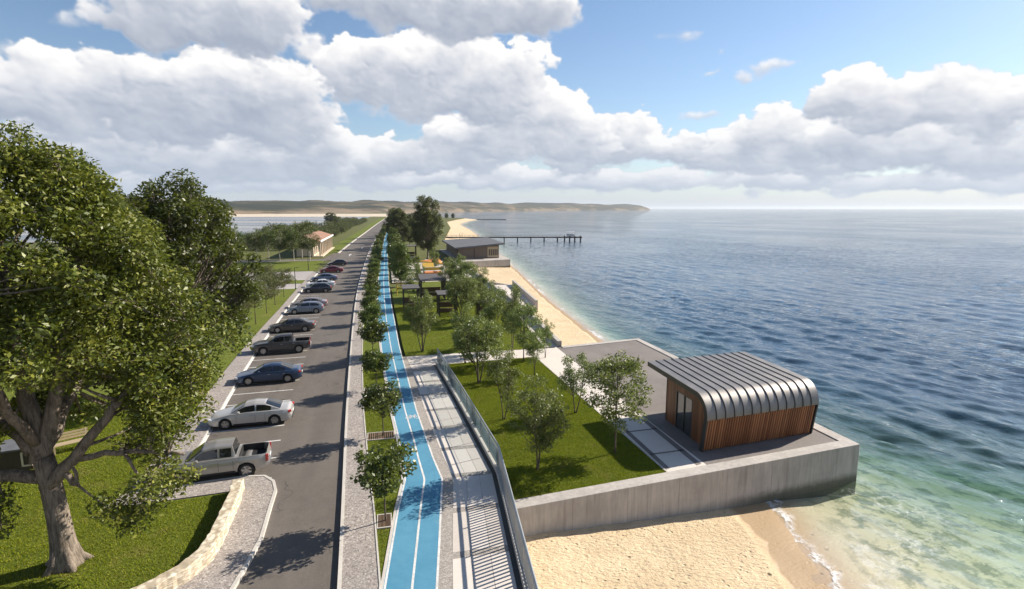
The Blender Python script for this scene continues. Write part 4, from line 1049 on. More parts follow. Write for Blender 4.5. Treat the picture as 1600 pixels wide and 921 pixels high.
# ------------------------------------------------------------------ huts and play things in the park
def slat_hut(x, y, w, d, h, label, pitch=0.0, rz=0.0):
    t = thing('slatted_hut', (x, y, 0), label, 'park hut', 'dark slatted huts in the park', rz)
    for sx in (-1, 1):
        for sy in (-1, 1):
            b = MB(); b.box((sx*w/2, sy*d/2, h/2), (0.12, 0.12, h)); b.build('post', M['timber_dark'], t)
    b = MB(); b.add([(-w/2-.2, -d/2-.2, h), (w/2+.2, -d/2-.2, h), (w/2+.2, d/2+.2, h+pitch), (-w/2-.2, d/2+.2, h+pitch)]+[(-w/2-.2, -d/2-.2, h+.14), (w/2+.2, -d/2-.2, h+.14), (w/2+.2, d/2+.2, h+pitch+.14), (-w/2-.2, d/2+.2, h+pitch+.14)], [(3, 2, 1, 0), (4, 5, 6, 7), (0, 1, 5, 4), (1, 2, 6, 5), (2, 3, 7, 6), (3, 0, 4, 7)])
    b.build('roof', M['hut_roof'], t)
    nn = int(d/0.22)
    for sx in (-1, 1):
        b = MB()
        for k in range(nn): b.box((sx*w/2, -d/2+.12+k*.22, h/2), (0.05, 0.1, h-.1))
        b.build('slat_screen', M['timber_dark'], t)
    b = MB(); b.box((0, d/2-.3, 0.45), (w-.3, 0.5, 0.08)); b.box((0, d/2-.06, 0.95), (w-.3, 0.06, 0.7)); b.box((0, d/2-.3, 0.22), (w-.5, 0.08, 0.42)); b.build('bench', M['timber_mid'], t)
    return t
slat_hut(3.1, 75.5, 1.9, 3.6, 3.0, 'narrow dark slatted hut nearest the cycle lane, half behind a lawn tree')
slat_hut(7.5, 71.0, 2.2, 3.4, 2.7, 'dark slatted hut with a bench, open side toward the near lawn')
slat_hut(6.7, 84.5, 3.4, 5.5, 3.0, 'largest dark hut with a grey board roof, in front of the orange play frame', 0.25)
slat_hut(12.0, 67.5, 2.0, 2.2, 2.0, 'lowest dark slatted hut, close to the parapet among trees')
slat_hut(5.0, 158, 6.5, 5.5, 3.2, 'far dark hut beneath the tall trees beyond the playground')
pf = thing('play_frame', (8.9, 109, 0), 'playground frame with orange platform, yellow rails and a white slide', 'play frame')
for x in (-2.2, 2.2):
    for y in (-1.4, 1.4): b = MB(); b.tube([(x, y, 0), (x, y, 2.45)], 0.09, 8); b.build('post', M['teal'], pf)
b = MB(); b.box((0, 0, 1.2), (4.6, 3.0, 0.25)); b.build('platform', M['orange'], pf)
b = MB(); b.add([(-2.5, -1.7, 2.5), (0.2, -1.7, 2.5), (0.2, 1.7, 2.5), (-2.5, 1.7, 2.5), (-2.5, 0, 3.2), (0.2, 0, 3.2)], [(0, 1, 5, 4), (2, 3, 4, 5), (0, 4, 3), (1, 2, 5), (3, 2, 1, 0)]); b.build('roof', M['yellow'], pf)
b = MB()
for x in (-2.2, 2.2): b.bar((x, -1.4, 2.2), (x, 1.4, 2.2), .08, .5)
b.bar((-2.2, -1.4, 2.1), (2.2, -1.4, 2.1), .08, .6); b.build('guard_rail', M['yellow'], pf)
b = MB(); b.add([(2.3, -.4, 1.6), (2.3, .4, 1.6), (4.9, .4, 0.2), (4.9, -.4, 0.2), (2.3, -.4, 1.5), (2.3, .4, 1.5), (4.9, .4, 0.1), (4.9, -.4, 0.1)], [(0, 3, 2, 1), (4, 5, 6, 7), (0, 4, 7, 3), (1, 2, 6, 5)])
for y in (-.42, .42): b.bar((2.3, y, 1.72), (4.9, y, .32), .06, .3)
b.build('slide', M['whitepaint'], pf)
ss = thing('shade_sail', (9.4, 126, 0), 'orange and yellow shade sail on posts over the back of the playground', 'shade sail')
for (x, y, h) in ((-4, -2, 2.1), (4.2, -2.4, 1.3), (3.4, 2.6, 2.3), (-3.4, 2.4, 1.6)): b = MB(); b.tube([(x, y, 0), (x, y, h)], 0.07, 8); b.build('post', M['greymetal'], ss)
n = 9; b = MB(); vs = []
for j in range(n):
    for i in range(n):
        s, q = i/(n-1), j/(n-1); z = 2.1*(1-s)*(1-q)+1.3*s*(1-q)+2.3*s*q+1.6*(1-s)*q-.4*s*(1-s)*q*(1-q)*4
        x = (-4*(1-s)+4.2*s)*(1-q)+(-3.4*(1-s)+3.4*s)*q; vs.append((x, -2.2*(1-q)+2.5*q, z))
b.add(vs, [(j*n+i, j*n+i+1, (j+1)*n+i+1, (j+1)*n+i) for j in range(n-1) for i in range(n-1)]); b.v += []
sail = b.build('canopy', M['orange'], ss, smooth=60); md = sail.modifiers.new('s', 'SOLIDIFY'); md.thickness = 0.03
b = MB(); b.bar((-4, -2.2, 2.05), (4.2, -2.4, 1.25), .1, .3); b.build('valance', M['yellow'], ss)
def picnic(x, y, label, rz):
    t = thing('picnic_table', (x, y, 0), label, 'picnic table', 'pale picnic tables behind the playground', rz)
    b = MB(); b.box((0, 0, .74), (1.8, .8, .06)); b.build('table_top', M['whitepaint'], t)
    for s in (-1, 1):
        b = MB(); b.box((0, s*.75, .44), (1.8, .3, .05)); b.build('bench', M['timber_pale'], t)
        b = MB(); b.bar((s*.7, -.7, 0.02), (s*.7, .2, .72), .08, .06); b.bar((s*.7, .7, .02), (s*.7, -.2, .72), .08, .06); b.build('leg', M['timber_mid'], t)
ss.scale = (.72, .8, 1.0); pf.scale = (.8, .9, .95)
picnic(6.6, 150, 'pale picnic table nearest the row of lane trees behind the playground', .3); picnic(10.5, 141, 'pale picnic table behind the orange shade sail', -.2); picnic(13.2, 136, 'pale picnic table closest to the beach pavilion', .5)
pg = thing('yellow_frame', (2.0, 88.2, 0), 'small yellow tubular exercise frame on the grass beside the cycle lane', 'exercise frame')
for x in (-.45, .45): b = MB(); b.tube([(x, 0, 0), (x, 0, 1.9)], .08, 8); b.build('post', M['yellow'], pg)
b = MB(); b.bar((-.45, 0, 1.8), (.45, 0, 1.8), .08, .08); b.bar((-.45, 0, 1.1), (.45, 0, 1.1), .06, .3); b.build('crossbar', M['yellow'], pg)
def lamp(x, y, h, label, arm=0.0):
    t = thing('lamp_post', (x, y, -0.05), label, 'lamp post', 'lamp posts')
    b = MB(); b.tube([(0, 0, 0), (0, 0, h)], [.075, .05], 8); b.box((0, 0, .04), (.26, .26, .08)); b.build('pole', M['darkmetal'], t)
    b = MB(); b.bar((0, 0, h), (0.7, 0, h+.04), .1, .06); b.build('lamp_head', M['darkmetal'], t)
lamp(*up(363, 535), 4.8, 'dark lamp post on the grass by the parking pavement, next to the big trees')
lamp(*up(462, 451), 3.6, 'dark lamp post at the corner of the paved square beside parked cars')
lamp(*up(482, 422), 4.2, 'dark lamp post on the far side of the paved square, before the red-roofed building')
lamp(29.8, 228, 3.6, 'dark lamp post on the sand behind the beach pavilion, left of two'); lamp(30.8, 228, 3.6, 'dark lamp post on the sand behind the beach pavilion, right of two')

# bench and shed under the big tree
bn = thing('garden_bench', up(112, 703), 'pale wooden slatted bench on the grass behind the big tree trunk', 'bench', rz=0.55)
for k in range(4): b = MB(); b.box((0, -.2+k*.14, .45), (1.7, .1, .035)); b.build('seat_slat', M['timber_pale'], bn)
for k in range(3): b = MB(); b.box((0, .34+k*.02, .62+k*.15), (1.7, .03, .1)); b.build('back_slat', M['timber_pale'], bn)
for s in (-1, 1):
    b = MB(); b.bar((s*.75, -.22, 0), (s*.75, -.22, .44), .07, .07); b.bar((s*.75, .3, 0), (s*.75, .4, 1.0), .07, .07); b.bar((s*.75, -.22, .41), (s*.75, .32, .41), .05, .06); b.build('leg_frame', M['timber_pale'], bn)
sx, sy = up(34, 728)
sd = thing('garden_shed', (sx, sy, -0.06), 'small dark shed with a pale framed opening, half hidden behind the big tree', 'shed', rz=0.2)
b = MB(); b.box((0, 0, .75), (1.7, 1.6, 1.5)); b.build('wall', M['timber_dark'], sd)
b = MB(); b.box((0, 0, 1.56), (2.0, 1.9, .12), rx=.06); b.build('roof', M['slate'], sd)
b = MB()
for x, z, w, h in ((.55, 1.25, .5, .1), (.55, .35, .5, .1), (.34, .8, .1, 1.0), (.78, .8, .1, 1.0)): b.box((x, -.83, z), (w, .06, h))
b.build('window_frame', M['cream'], sd); sd.scale = (.8, .8, .8)

# ------------------------------------------------------------------ trees
def bez(a, c, d, n):
    return [a*(1-t)**2+c*2*t*(1-t)+d*t*t for t in np.linspace(0, 1, n)]
def leaf_cards(cent, size, rng, up_bias=0.5, ratio=0.5):
    """one folded four-corner leaf per point"""
    n = len(cent)
    d = rng.normal(size=(n, 3)); d[:, 2] = d[:, 2]*0.7-0.15; d /= np.linalg.norm(d, axis=1)[:, None]
    nn = rng.normal(size=(n, 3))*0.8; nn[:, 2] += up_bias; 
    w = np.cross(d, nn); w /= np.linalg.norm(w, axis=1)[:, None]+1e-6
    nr = np.cross(w, d)
    L = size*rng.uniform(0.45, 1.4, n)[:, None]; W = L*ratio
    a = cent; tip = cent+d*L-nr*L*0.10
    l = cent+d*L*0.45+w*W*0.5+nr*L*0.06; r = cent+d*L*0.45-w*W*0.5+nr*L*0.06
    return np.stack([a, r, tip, l], 1)
def crown_points(rng, clumps, per, flat=0.75):
    out = []
    for (c, r) in clumps:
        n = max(4, int(per*r*r)); v = rng.normal(size=(n, 3)); v /= np.linalg.norm(v, axis=1)[:, None]
        v *= (rng.uniform(0.02, 1, n)**0.38)[:, None]*r; v[:, 2] *= flat
        out.append(v+np.array(c))
    return np.concatenate(out)
def make_tree(name, H, trunk_r, stems, crown_c, crown_r, nclump, clump_r, per, lsize, leafmat, barkmat, seed, label, cat='tree', group=None, fork=0.42, keep=None, lean=0.0, hollow=0.0, ratio=0.5, branch_n=6, shape=None, twigs=True):
    rg = np.random.default_rng(seed)
    root = thing(name, (0, 0, 0), label, cat, group)
    cc, cr = np.array(crown_c, float), np.array(crown_r, float)
    clumps = []; tries = 0
    while len(clumps) < nclump and tries < nclump*60:
        tries += 1
        v = rg.normal(size=3); v /= np.linalg.norm(v); rr = rg.uniform(hollow**3, 1)**(1/3)
        p = v*rr*cr
        if shape is not None:
            f = shape(p[2]/cr[2]); p[0] *= f; p[1] *= f
        p = p+cc
        p *= 1
        if keep is not None and not keep(p): continue
        clumps.append((p, clump_r*rg.uniform(0.55, 1.25)*(1.12-0.3*rr)))
    mb = MB(); tips = []
    for s in range(stems):
        a = 6.28*s/stems+rg.uniform(0, 1); sp = 0.0 if stems == 1 else 0.11*H*rg.uniform(.6, 1.1)
        base = np.array([0.05*math.cos(a)*(stems > 1), 0.05*math.sin(a)*(stems > 1), -0.1])
        top = np.array([sp*math.cos(a)+lean*H, sp*math.sin(a), fork*H*rg.uniform(.95, 1.1)])
        ctl = (base+top)/2+np.array([rg.normal(0, .02)*H, rg.normal(0, .02)*H, 0])
        up2 = np.array([top[0]*1.3, top[1]*1.3, cc[2]+cr[2]*0.55])
        P = bez(base, ctl, top, 7)+bez(top, top+(top-ctl)*0.8, up2, 6)[1:]
        n = len(P); rad_ = [trunk_r*(1.35 if i == 0 else 1.0)*(1-0.8*i/(n-1)) for i in range(n)]
        mb.tube(P, rad_, branch_n); tips.append((P, rad_))
    for c, r in clumps:
        P, rad_ = tips[int(rg.integers(len(tips)))] if stems > 1 else tips[0]
        if stems > 1:
            P, rad_ = min(tips, key=lambda q: np.linalg.norm(q[0][6]-c))
        lo = 4 if stems > 1 else 5
        k = int(np.clip(lo+(c[2]-P[6][2])/(P[-1][2]-P[6][2]+.01)*5+rg.uniform(-1, .5), lo, len(P)-2))
        s0 = P[k]; r0_ = rad_[k]*0.55
        m_ = s0+(c-s0)*0.5+np.array([0, 0, -0.10*np.linalg.norm(c-s0)])
        mb.tube(bez(s0, m_, c, 5), [r0_, r0_*.8, r0_*.6, r0_*.42, r0_*.2], max(4, branch_n-2), cap=False)
        if twigs:
            for q in range(3):
                d = rg.normal(size=3); d /= np.linalg.norm(d); mb.tube([m_*.4+c*.6, c+d*r*.75], [r0_*.35, r0_*.1], 3, cap=False)
    mb.build('trunk', barkmat, root, smooth=180)
    pts = crown_points(rg, clumps, per)
    poly_mesh('crown', leaf_cards(pts, lsize, rg, ratio=ratio), 4, leafmat, root)
    return root

# the big tree at the left front: hand-set trunk, limbs and crown outline
def big_tree():
    rg = np.random.default_rng(21)
    bx_, by_ = up(100, 880)
    root = thing('broadleaf_tree', (bx_, by_, -0.08), 'huge broadleaf tree with a thick forked trunk on the near lawn', 'tree')
    A = lambda *p: np.array(p, float)
    mb = MB()
    P = bez(A(.1, 0, -.2), A(.05, 0, 2.2), A(-.25, .1, 4.4), 10); mb.tube(P, [.66, .50, .43, .39, .375, .365, .36, .355, .35, .32], 14)
    for a in range(5):   # root flare
        t = a*1.256+.4; mb.tube([A(.1+.85*math.cos(t), .85*math.sin(t), -.12), A(.08+.42*math.cos(t), .42*math.sin(t), .22), A(.06+.22*math.cos(t), .22*math.sin(t), 1.1)], [.10, .19, .15], 8)
    fork = A(-.35, .1, 4.2)
    limbs = []
    def limb(a, m, e, r0, r1, n=8, k=9):
        r0 *= .78
        q = bez(a, m, e, n)
        for i in range(1, n-1): q[i] = q[i]+rg.normal(0, .05, 3)
        mb.tube(q, list(np.linspace(r0, r1, n)), k); limbs.append((q, np.linspace(r0, r1, n)))
    limb(fork, A(-.6, .3, 6.5), A(-1.0, .6, 11.5), .46, .16)
    limb(fork, A(.3, .4, 6.5), A(1.6, .2, 12.0), .40, .14)
    limb(A(-.25, 0, 3.2), A(1.0, -.3, 4.3), A(2.6, -.5, 6.6), .34, .14)
    limb(A(2.2, -.4, 6.0), A(3.2, -.3, 7.4), A(5.0, .2, 9.2), .17, .07)
    limb(A(1.1, -.25, 4.35), A(2.6, -.6, 4.7), A(4.8, -.8, 4.4), .17, .06)
    limb(A(-.4, .1, 3.6), A(-1.6, -.1, 3.9), A(-4.2, -.4, 4.4), .34, .14)
    limb(A(-.6, .1, 4.6), A(-2.0, .5, 6.5), A(-5.0, .8, 9.0), .30, .10)
    limb(A(-.3, .2, 4.6), A(.2, 2.2, 6.5), A(.6, 4.6, 9.5), .30, .10)
    limb(A(-.4, 0, 5), A(-.6, -1.6, 7.5), A(-.2, -3.4, 11), .26, .09)
    limb(A(2.6, -.6, 4.75), A(3.1, -.7, 4.0), A(3.4, -.9, 3.1), .09, .03)
    limb(A(.5, -.2, 3.8), A(1.2, -.5, 3.0), A(1.0, -.6, 4.2), .16, .05)
    # outline of the crown, seen from the sea side: radius by height
    hz_ = [1.6, 2.6, 4, 6, 8, 10, 12, 13.5, 15, 16.3]; hr_ = [2.9, 3.7, 4.9, 5.7, 5.9, 5.6, 4.8, 3.8, 2.6, 0.9]
    clumps = []
    tries = 0
    while len(clumps) < 330 and tries < 20000:
        tries += 1
        z = rg.uniform(1.7, 15.6); R_ = float(np.interp(z, hz_, hr_)); a = rg.uniform(0, 6.283); q = rg.uniform(0.25, 1)**0.42
        lump = 1+.10*math.sin(a*3+z*.8)+.07*math.sin(a*7-z*1.7)
        x, y = R_*q*lump*math.cos(a)-.5, R_*q*lump*math.sin(a)*.92
        front = y < 1.0
        if z-.42*(x*.48-y*.88) < 6.3 and -3.0 < x*.88+y*.48 < 2.2: continue      # the open fork towards the viewer
        if z < 3.0 and x < -1 and rg.random() < .7: continue
        if z < 4 and y > 1.5: continue
        if z > 5 and math.sin(a*2.3+z*1.3)*math.sin(z*.9-a*1.7) > .78: continue
        r = rg.uniform(.6, 1.2)*(1.0 if z > 5 else .8)
        clumps.append((A(x, y, z), r))
    for k in range(95):        # the dense outer shell on the sunny and viewer's side
        z = rg.uniform(6.8, 14.5); a = rg.uniform(-3.3, .6); R_ = float(np.interp(z, hz_, hr_))*rg.uniform(.62, .98)
        x, y = R_*math.cos(a)-.5, R_*math.sin(a)*.92
        if z-.42*(x*.48-y*.88) < 6.4 and -3.0 < x*.88+y*.48 < 2.2: continue
        clumps.append((A(x, y, z), rg.uniform(.7, 1.15)))
    for p in ((1.9, -1.0, 15.4, .45), (2.5, -.8, 14.7, .5), (2.0, -.6, 14.0, .6), (.2, 0, 16.2, .6), (-1, .2, 16.0, .7), (1.9, -.6, 2.6, .7), (2.5, -.7, 2.3, .8), (3.2, -.6, 2.4, .85), (3.8, -.4, 2.9, .8), (2.9, -.9, 1.8, .6), (4.4, -.2, 3.3, .8), (-1.5, -.5, 2.7, .55), (-1.35, -.8, 2.1, .45), (-1.75, -.3, 3.4, .6), (-1.3, -.5, 3.2, .4), (-1.6, -.6, 5.1, .6), (-1.2, -.4, 5.7, .5), (-2.3, -.5, 2.6, .8), (-2.8, -.7, 3.2, .9), (-2.6, -.9, 2.0, .7), (-2.9, -.3, 5.2, .9), (-2.2, -.2, 5.8, .7), (-3.6, -1.2, 3.2, .9), (-4.4, -1.0, 2.6, .9), (-3.9, -1.6, 2.2, .8), (-4.8, -.6, 3.6, 1.0), (-4.0, -.4, 5.6, .9), (-4.6, -.6, 6.4, 1.0), (-2.6, -1.0, 7.6, 1.0), (-1.2, -2.0, 8.6, 1.0), (-3.8, -2.4, 8.8, 1.1), (-1.8, -3.4, 10.0, 1.1), (-3.0, -2.6, 11.2, 1.1)): clumps.append((A(*p[:3]), p[3]))
    for c, r in clumps:
        q, rr = min(limbs, key=lambda L: min(np.linalg.norm(L[0][i]-c) for i in range(3, len(L[0]))))
        i = min(range(3, len(q)), key=lambda i: np.linalg.norm(q[i]-c)+(.8 if q[i][2] > c[2] else 0)); s0 = q[i]; r0 = min(rr[i]*.6, .08)
        m_ = (s0+c)/2+A(0, 0, -.08*np.linalg.norm(c-s0)); mb.tube(bez(s0, m_, c, 5), [r0, r0*.8, r0*.6, r0*.4, r0*.2], 5, cap=False)
        for k in range(3): d = rg.normal(size=3); d /= np.linalg.norm(d); mb.tube([c*.75+m_*.25, c+d*r*.8], [.022, .008], 3, cap=False)
    mb.build('trunk', M['bark'], root, smooth=180)
    pts = crown_points(rg, clumps, 500, .64)
    poly_mesh('crown', leaf_cards(pts, .172, rg, up_bias=.7, ratio=.5), 4, M['leaf_big'], root)
    return root
big_tree()
t2 = make_tree('broadleaf_tree', 16.2, .5, 1, (0, 0, 9.6), (5.0, 5.0, 6.2), 165, 1.15, 360, .25, M['leaf_dark'], M['bark'], 33, 'second large dark green tree standing behind the huge front tree', fork=.3, hollow=.45, keep=lambda p: p[2] > 3.4,
               shape=lambda s: 1-.25*max(0, s)-.15*max(0, -s))
t2.location = (-14.0, 43.5, -.06)

# street trees in the strip beside the lane
proto = []
for k in range(6):
    t = make_tree('street_tree', 3.7, .045, 1, (0, 0, 2.55), (1.22+.14*math.sin(k*2.1), 1.22+.14*math.cos(k*2.7), 1.0+.12*math.sin(k*1.3+1)), 46+3*k, .46+.02*(k % 3), 380, .18, M['leaf_street'], M['bark_thin'], 100+k, 'x', group='street trees along the cycle lane', fork=.42, keep=lambda p: p[2] > 1.45, ratio=.62, branch_n=6, hollow=.3)
    proto.append(t)
sy_ = [23.2, 32.7, 41.6, 50.4]
while sy_[-1] < 330: sy_.append(sy_[-1]+8.6)
gr = random.Random(9)
for i, y in enumerate(sy_):
    x = 0.42*(walk_r(y)+.07)+.58*(lane_l(y)-.1)
    lab = f'{ordinal(i)} young street tree from the near end of the strip between pavement and blue lane'
    sc = gr.uniform(.9, 1.08)*(1.0 if i < 12 else 1.1)
    if i < len(proto):
        t = proto[i]; t.location = (x, y, -.02); t.rotation_euler = (0, 0, gr.uniform(0, 6.28)); t.scale = (sc,)*3; t['label'] = lab
    else:
        t = dup(proto[i % len(proto)], (x, y, -.02), gr.uniform(0, 6.28), (sc*gr.uniform(.8, 1.15), sc*gr.uniform(.8, 1.15), sc*gr.uniform(.85, 1.15)), lab)
        t.rotation_euler = (gr.uniform(-.05, .05), gr.uniform(-.05, .05), gr.uniform(0, 6.28))
# tree grates
g0 = None
for i, y in enumerate(sy_[:9]):
    x0, x1 = walk_r(y)+.11, lane_l(y)-.14; cx = (x0+x1)/2; w = x1-x0
    lab = f'rust-brown slatted grate around the {ordinal(i)} street tree from the near end'
    if g0 is None or True:
        t = thing('tree_grate', (cx, y, 0), lab, 'tree grate', 'tree grates in the grass strip')
        b = MB()
        for k in range(13): b.box((-w/2+(k+.5)*w/13, 0, 0.02), (w/13*.55, 1.0, .025))
        b.build('slats', M['timber_mid'], t)
        b = MB()
        for s in (-1, 1): b.box((0, s*.53, .012), (w, .06, .05)); b.box((s*(w/2-.02), 0, .012), (.04, 1.0, .05))
        b.build('frame', M['kerb'], t)

# multi-stem trees on the lawns
pp = []
for k, (st, nc, cl) in enumerate(((2, 58, .54), (2, 44, .52), (1, 66, .52), (2, 46, .56), (4, 74, .54))):
    pp.append(make_tree('park_tree', 5.0, .055, st, (0, 0, 3.15), (1.45, 1.45, 1.95), int(nc*.88), cl, 760, .125, M['leaf_park'], M['bark_thin'], 200+k, 'x', group='park trees by the sea', fork=.42, keep=lambda p: p[2] > 1.45, ratio=.55, hollow=.25, branch_n=6))
pk = [(840, 733, 4.8, 1.08, 0, 'low round two-stemmed tree on the near lawn, in the middle of the grass'),
      (961, 708, 6.1, 0.98, 2, 'tall tree in the kiosk shadow beside the promenade'),
      (899, 645, 4.1, 1.0, 3, 'small V-shaped two-stemmed tree on the lawn edge, right of the lawn'),
      (787, 655, 4.9, 0.85, 1, 'slim tree on the near lawn between railing and lawn middle'),
      (748, 598, 5.6, 1.1, 4, 'wide many-stemmed tree on the near lawn next to the cross path'),
      (835, 587, 3.9, 0.85, 1, 'thin little tree on the near lawn beside the promenade corner'),
      (727, 568, 5.2, 0.9, 0, 'tree at the near edge of the cross path, close to the end of the railing'),
      (818, 564, 5.6, 0.95, 2, 'dense tree at the far edge of the near lawn by the promenade'),
      (660, 549, 5.9, 0.95, 4, 'oval tree alone on the grass past the cross path, closest to the cycle lane'),
      (800, 548, 6.4, 0.75, 3, 'tall narrow tree behind the cross path near the parapet'),
      (772, 540, 6.0, 0.85, 1, 'tall loose tree behind the cross path left of the narrow one'),
      (852, 559, 3.6, 0.75, 3, 'sparse small tree on the promenade corner by the terrace'),
      (722, 503, 6.2, 1.1, 4, 'broad tree behind the many-stemmed one, in front of the slatted hut with bench'),
      (742, 497, 5.4, 1.0, 2, 'bushy tree right of the slatted hut with bench'),
      (765, 505, 5.0, .9, 0, 'bushy tree beside the lowest slatted hut'),
      (700, 468, 5.4, 1.05, 0, 'rounded tree right of the largest hut'),
      (730, 466, 6.2, 1.15, 2, 'dense tree between the play frame and the parapet'),
      (715, 452, 6.0, 1.1, 4, 'dense tree right of the orange play frame'),
      (752, 470, 5.2, 1.0, 1, 'loose tree along the parapet opposite the beach ramp'),
      (655, 455, 4.6, 1.0, 3, 'reddish sparse tree left of the play frame'),
      (640, 470, 4.6, .95, 1, 'sparse tree between cycle lane and the largest hut'),
      (652, 432, 4.6, .7, 2, 'slim dark tree left of the orange shade sail'),
      (678, 426, 5.2, .85, 0, 'bright tree behind the shade sail under the tall tree'),
      (700, 430, 4.0, 1.0, 4, 'low bushy tree by the promenade near the beach pavilion')]
used = set()
for i, (u, v, h, w, k, lab) in enumerate(pk):
    x, y = up(u, v); s = h/5.0; sc = (s*w*(.86 if v < 540 else .95), s*w*(.86 if v < 540 else .95), s)
    if k not in used:
        used.add(k); t = pp[k]; t.location = (x, y, -.02); t.scale = sc; t['label'] = lab; t.rotation_euler = (0, 0, gr.uniform(0, 6.28))
    else: dup(pp[k], (x, y, -.02), gr.uniform(0, 6.28), sc, lab)

# row of dense trees right of the lane, tall trees behind the playground
rp = [make_tree('lane_tree', 7.0, .1, 1, (0, 0, 3.8), (1.7, 1.7, 3.4), 85, .7, 400, .2, M['leaf_street'], M['bark_thin'], 300+k, 'x', group='dense trees right of the cycle lane', fork=.2, hollow=.4, twigs=False, branch_n=5) for k in range(2)]
yy = [99, 108, 117, 127, 137, 148, 160, 173, 187, 203, 221, 241, 264, 290]
for i, y in enumerate(yy):
    x = lane_r(y)+1.9+gr.uniform(-.2, .2); s = gr.uniform(.92, 1.12)*(1 if i < 8 else 1.15)
    lab = f'{ordinal(i)} dense upright tree, counted from the viewer, in the row right of the blue lane'
    if i < 2: t = rp[i]; t.location = (x, y, 0); t.scale = (s, s, s); t['label'] = lab
    else: dup(rp[i % 2], (x, y, 0), gr.uniform(0, 6.28), (s, s, s), lab)
tp = [make_tree('tall_tree', 17.0, .3, 1, (0, 0, 9.4), (4.9, 4.9, 7.4), 150, 1.25, 190, .36, M['leaf_scrub'], M['bark'], 400+k, 'x', group='tall trees beyond the playground', fork=.18, hollow=.45, twigs=False, shape=lambda s: 1-.22*max(0, s)) for k in range(2)]
for i, (x, y, s, w, lab) in enumerate(((11.0, 152, 1.04, .84, 'tallest dark tree beyond the playground, standing out beside the beach pavilion'), (5.0, 196, .80, .95, 'rounded tall tree left of the tallest one, behind the lane row'), (3.6, 232, .82, .9, 'tall tree at the far end of the row along the lane'),
        (8.6, 205, .68, .9, 'lower tree showing between the tallest tree and the rounded one'), (5.4, 268, .85, 1.0, 'farthest tall tree where the road meets the bay'))):
    if i < 2: t = tp[i]; t.location = (x, y, 0); t.scale = (s*w, s*w, s); t['label'] = lab
    else: dup(tp[i % 2], (x, y, 0), gr.uniform(0, 6.28), (s*w, s*w, s), lab)
for i, (x, y, h) in enumerate(((81, 752, 8.0), (89.5, 750, 7.5))):
    dup(tp[i], (x, y, -.3), 1.3*i, (h/17*1.15, h/17*1.15, h/17), ('left', 'right')[i]+' one of two tiny trees on the far sand spit', 'far trees on the sand spit')

# left: small trees by the parking pavement, row by the side road, scrub behind
op = [make_tree('verge_tree', 5.2, .06, 1, (0, 0, 3.5), (1.9, 1.9, 1.6), 46, .62, 380, .16, M['leaf_olive'], M['bark_thin'], 500+k, 'x', group='young trees on the verge by the car park', fork=.4, keep=lambda p: p[2] > 1.9, hollow=.3, branch_n=6) for k in range(2)]
for i, (u, v, h, lab) in enumerate(((377, 513, 4.3, 'young dark green verge tree closest to the lamp post by the big trees'), (400, 506, 5.8, 'tallest olive-coloured verge tree beside the parking pavement'), (417, 489, 5.4, 'olive verge tree behind the tallest one'), (430, 476, 5.2, 'olive verge tree in the middle of the verge row'), (444, 464, 4.9, 'farthest verge tree, at the corner of the paved square'), (352, 492, 5.0, 'verge tree partly hidden behind the large trees'), (395, 470, 5.5, 'verge tree furthest from the parking, behind the olive ones'), (415, 455, 5.0, 'verge tree on the left edge of the paved square'))):
    x, y = up(u, v); s = h/5.2
    if i < 2: t = op[i]; t.location = (x, y, -.06); t.scale = (s, s, s); t['label'] = lab
    else: dup(op[i % 2], (x, y, -.06), gr.uniform(0, 6.28), (s, s, s), lab)
wp = [make_tree('white_trunk_tree', 9.0, .12, 1, (0, 0, 5.8), (2.2, 2.2, 3.2), 56, .9, 140, .27, M['leaf_street'], M['bark_pale'], 600+k, 'x', group='pale-trunked trees along the side road', fork=.34, keep=lambda p: p[2] > 2.8, hollow=.35, twigs=False) for k in range(2)]
for i, (u, v, h) in enumerate(((402, 409, 8.6), (438, 408, 9.2), (459, 408, 9.0), (484, 409, 10.2), (371, 409, 9.0), (472, 404, 9.4), (420, 404, 8.8))):
    x, y = up(u, v); s = h/9
    lab = ['pale-trunked tree left in the side road row, next to the dark green big tree edge', 'pale-trunked tree in the side road row, left of the middle', 'pale-trunked tree in the middle of the side road row', 'tallest pale-trunked tree, touching the red-roofed building', 'pale-trunked tree just behind the edge of the second large tree', 'pale-trunked tree set back between the middle one and the tallest one', 'pale-trunked tree set back between the two left ones'][i]
    if i < 2: t = wp[i]; t.location = (x, y, -.05); t.scale = (s, s, s); t['label'] = lab
    else: dup(wp[i % 2], (x, y, -.05), gr.uniform(0, 6.28), (s, s, s), lab)
bp = [make_tree('scrub_bush', 5.0, .1, 3, (0, 0, 2.5), (3.4, 3.4, 2.3), 60, 1.0, 70, .32, M['leaf_scrub'], M['bark_thin'], 700+k, 'x', 'bush', 'scrub bushes left of the far road', fork=.3, hollow=.4, twigs=False, branch_n=4) for k in range(3)]
i = 0
for y in geo(196, 560, 9.0, 0.07):
    for row in range(3 if y < 330 else 2):
        x = park_l(y)-10.5-y*.006-row*7.5-gr.uniform(0, 3) - (6 if y < 212 else 0); s = gr.uniform(.8, 1.25)*(1.0+.18*row)
        lab = 'dull green scrub bush in the thicket between the far road and the lagoon'
        if i < 3: t = bp[i]; t.location = (x, y+row*3, -.2); t.scale = (s, s, s); t['label'] = lab
        else: dup(bp[i % 3], (x, y+row*3, -.2), gr.uniform(0, 6.28), (s, s, s*gr.uniform(.8, 1.15)), lab)
        i += 1
for (u, v, h, lab) in ((517, 352, 11, 'round dark tree standing above the scrub near the lagoon shore'), (527, 354, 8, 'lower dark tree right beside the round one above the scrub')):
    x, y = up(u, v); dup(tp[0], (x, y, -.3), 1, (h/17*1.7, h/17*1.7, h/17), lab, 'dark trees above the scrub')

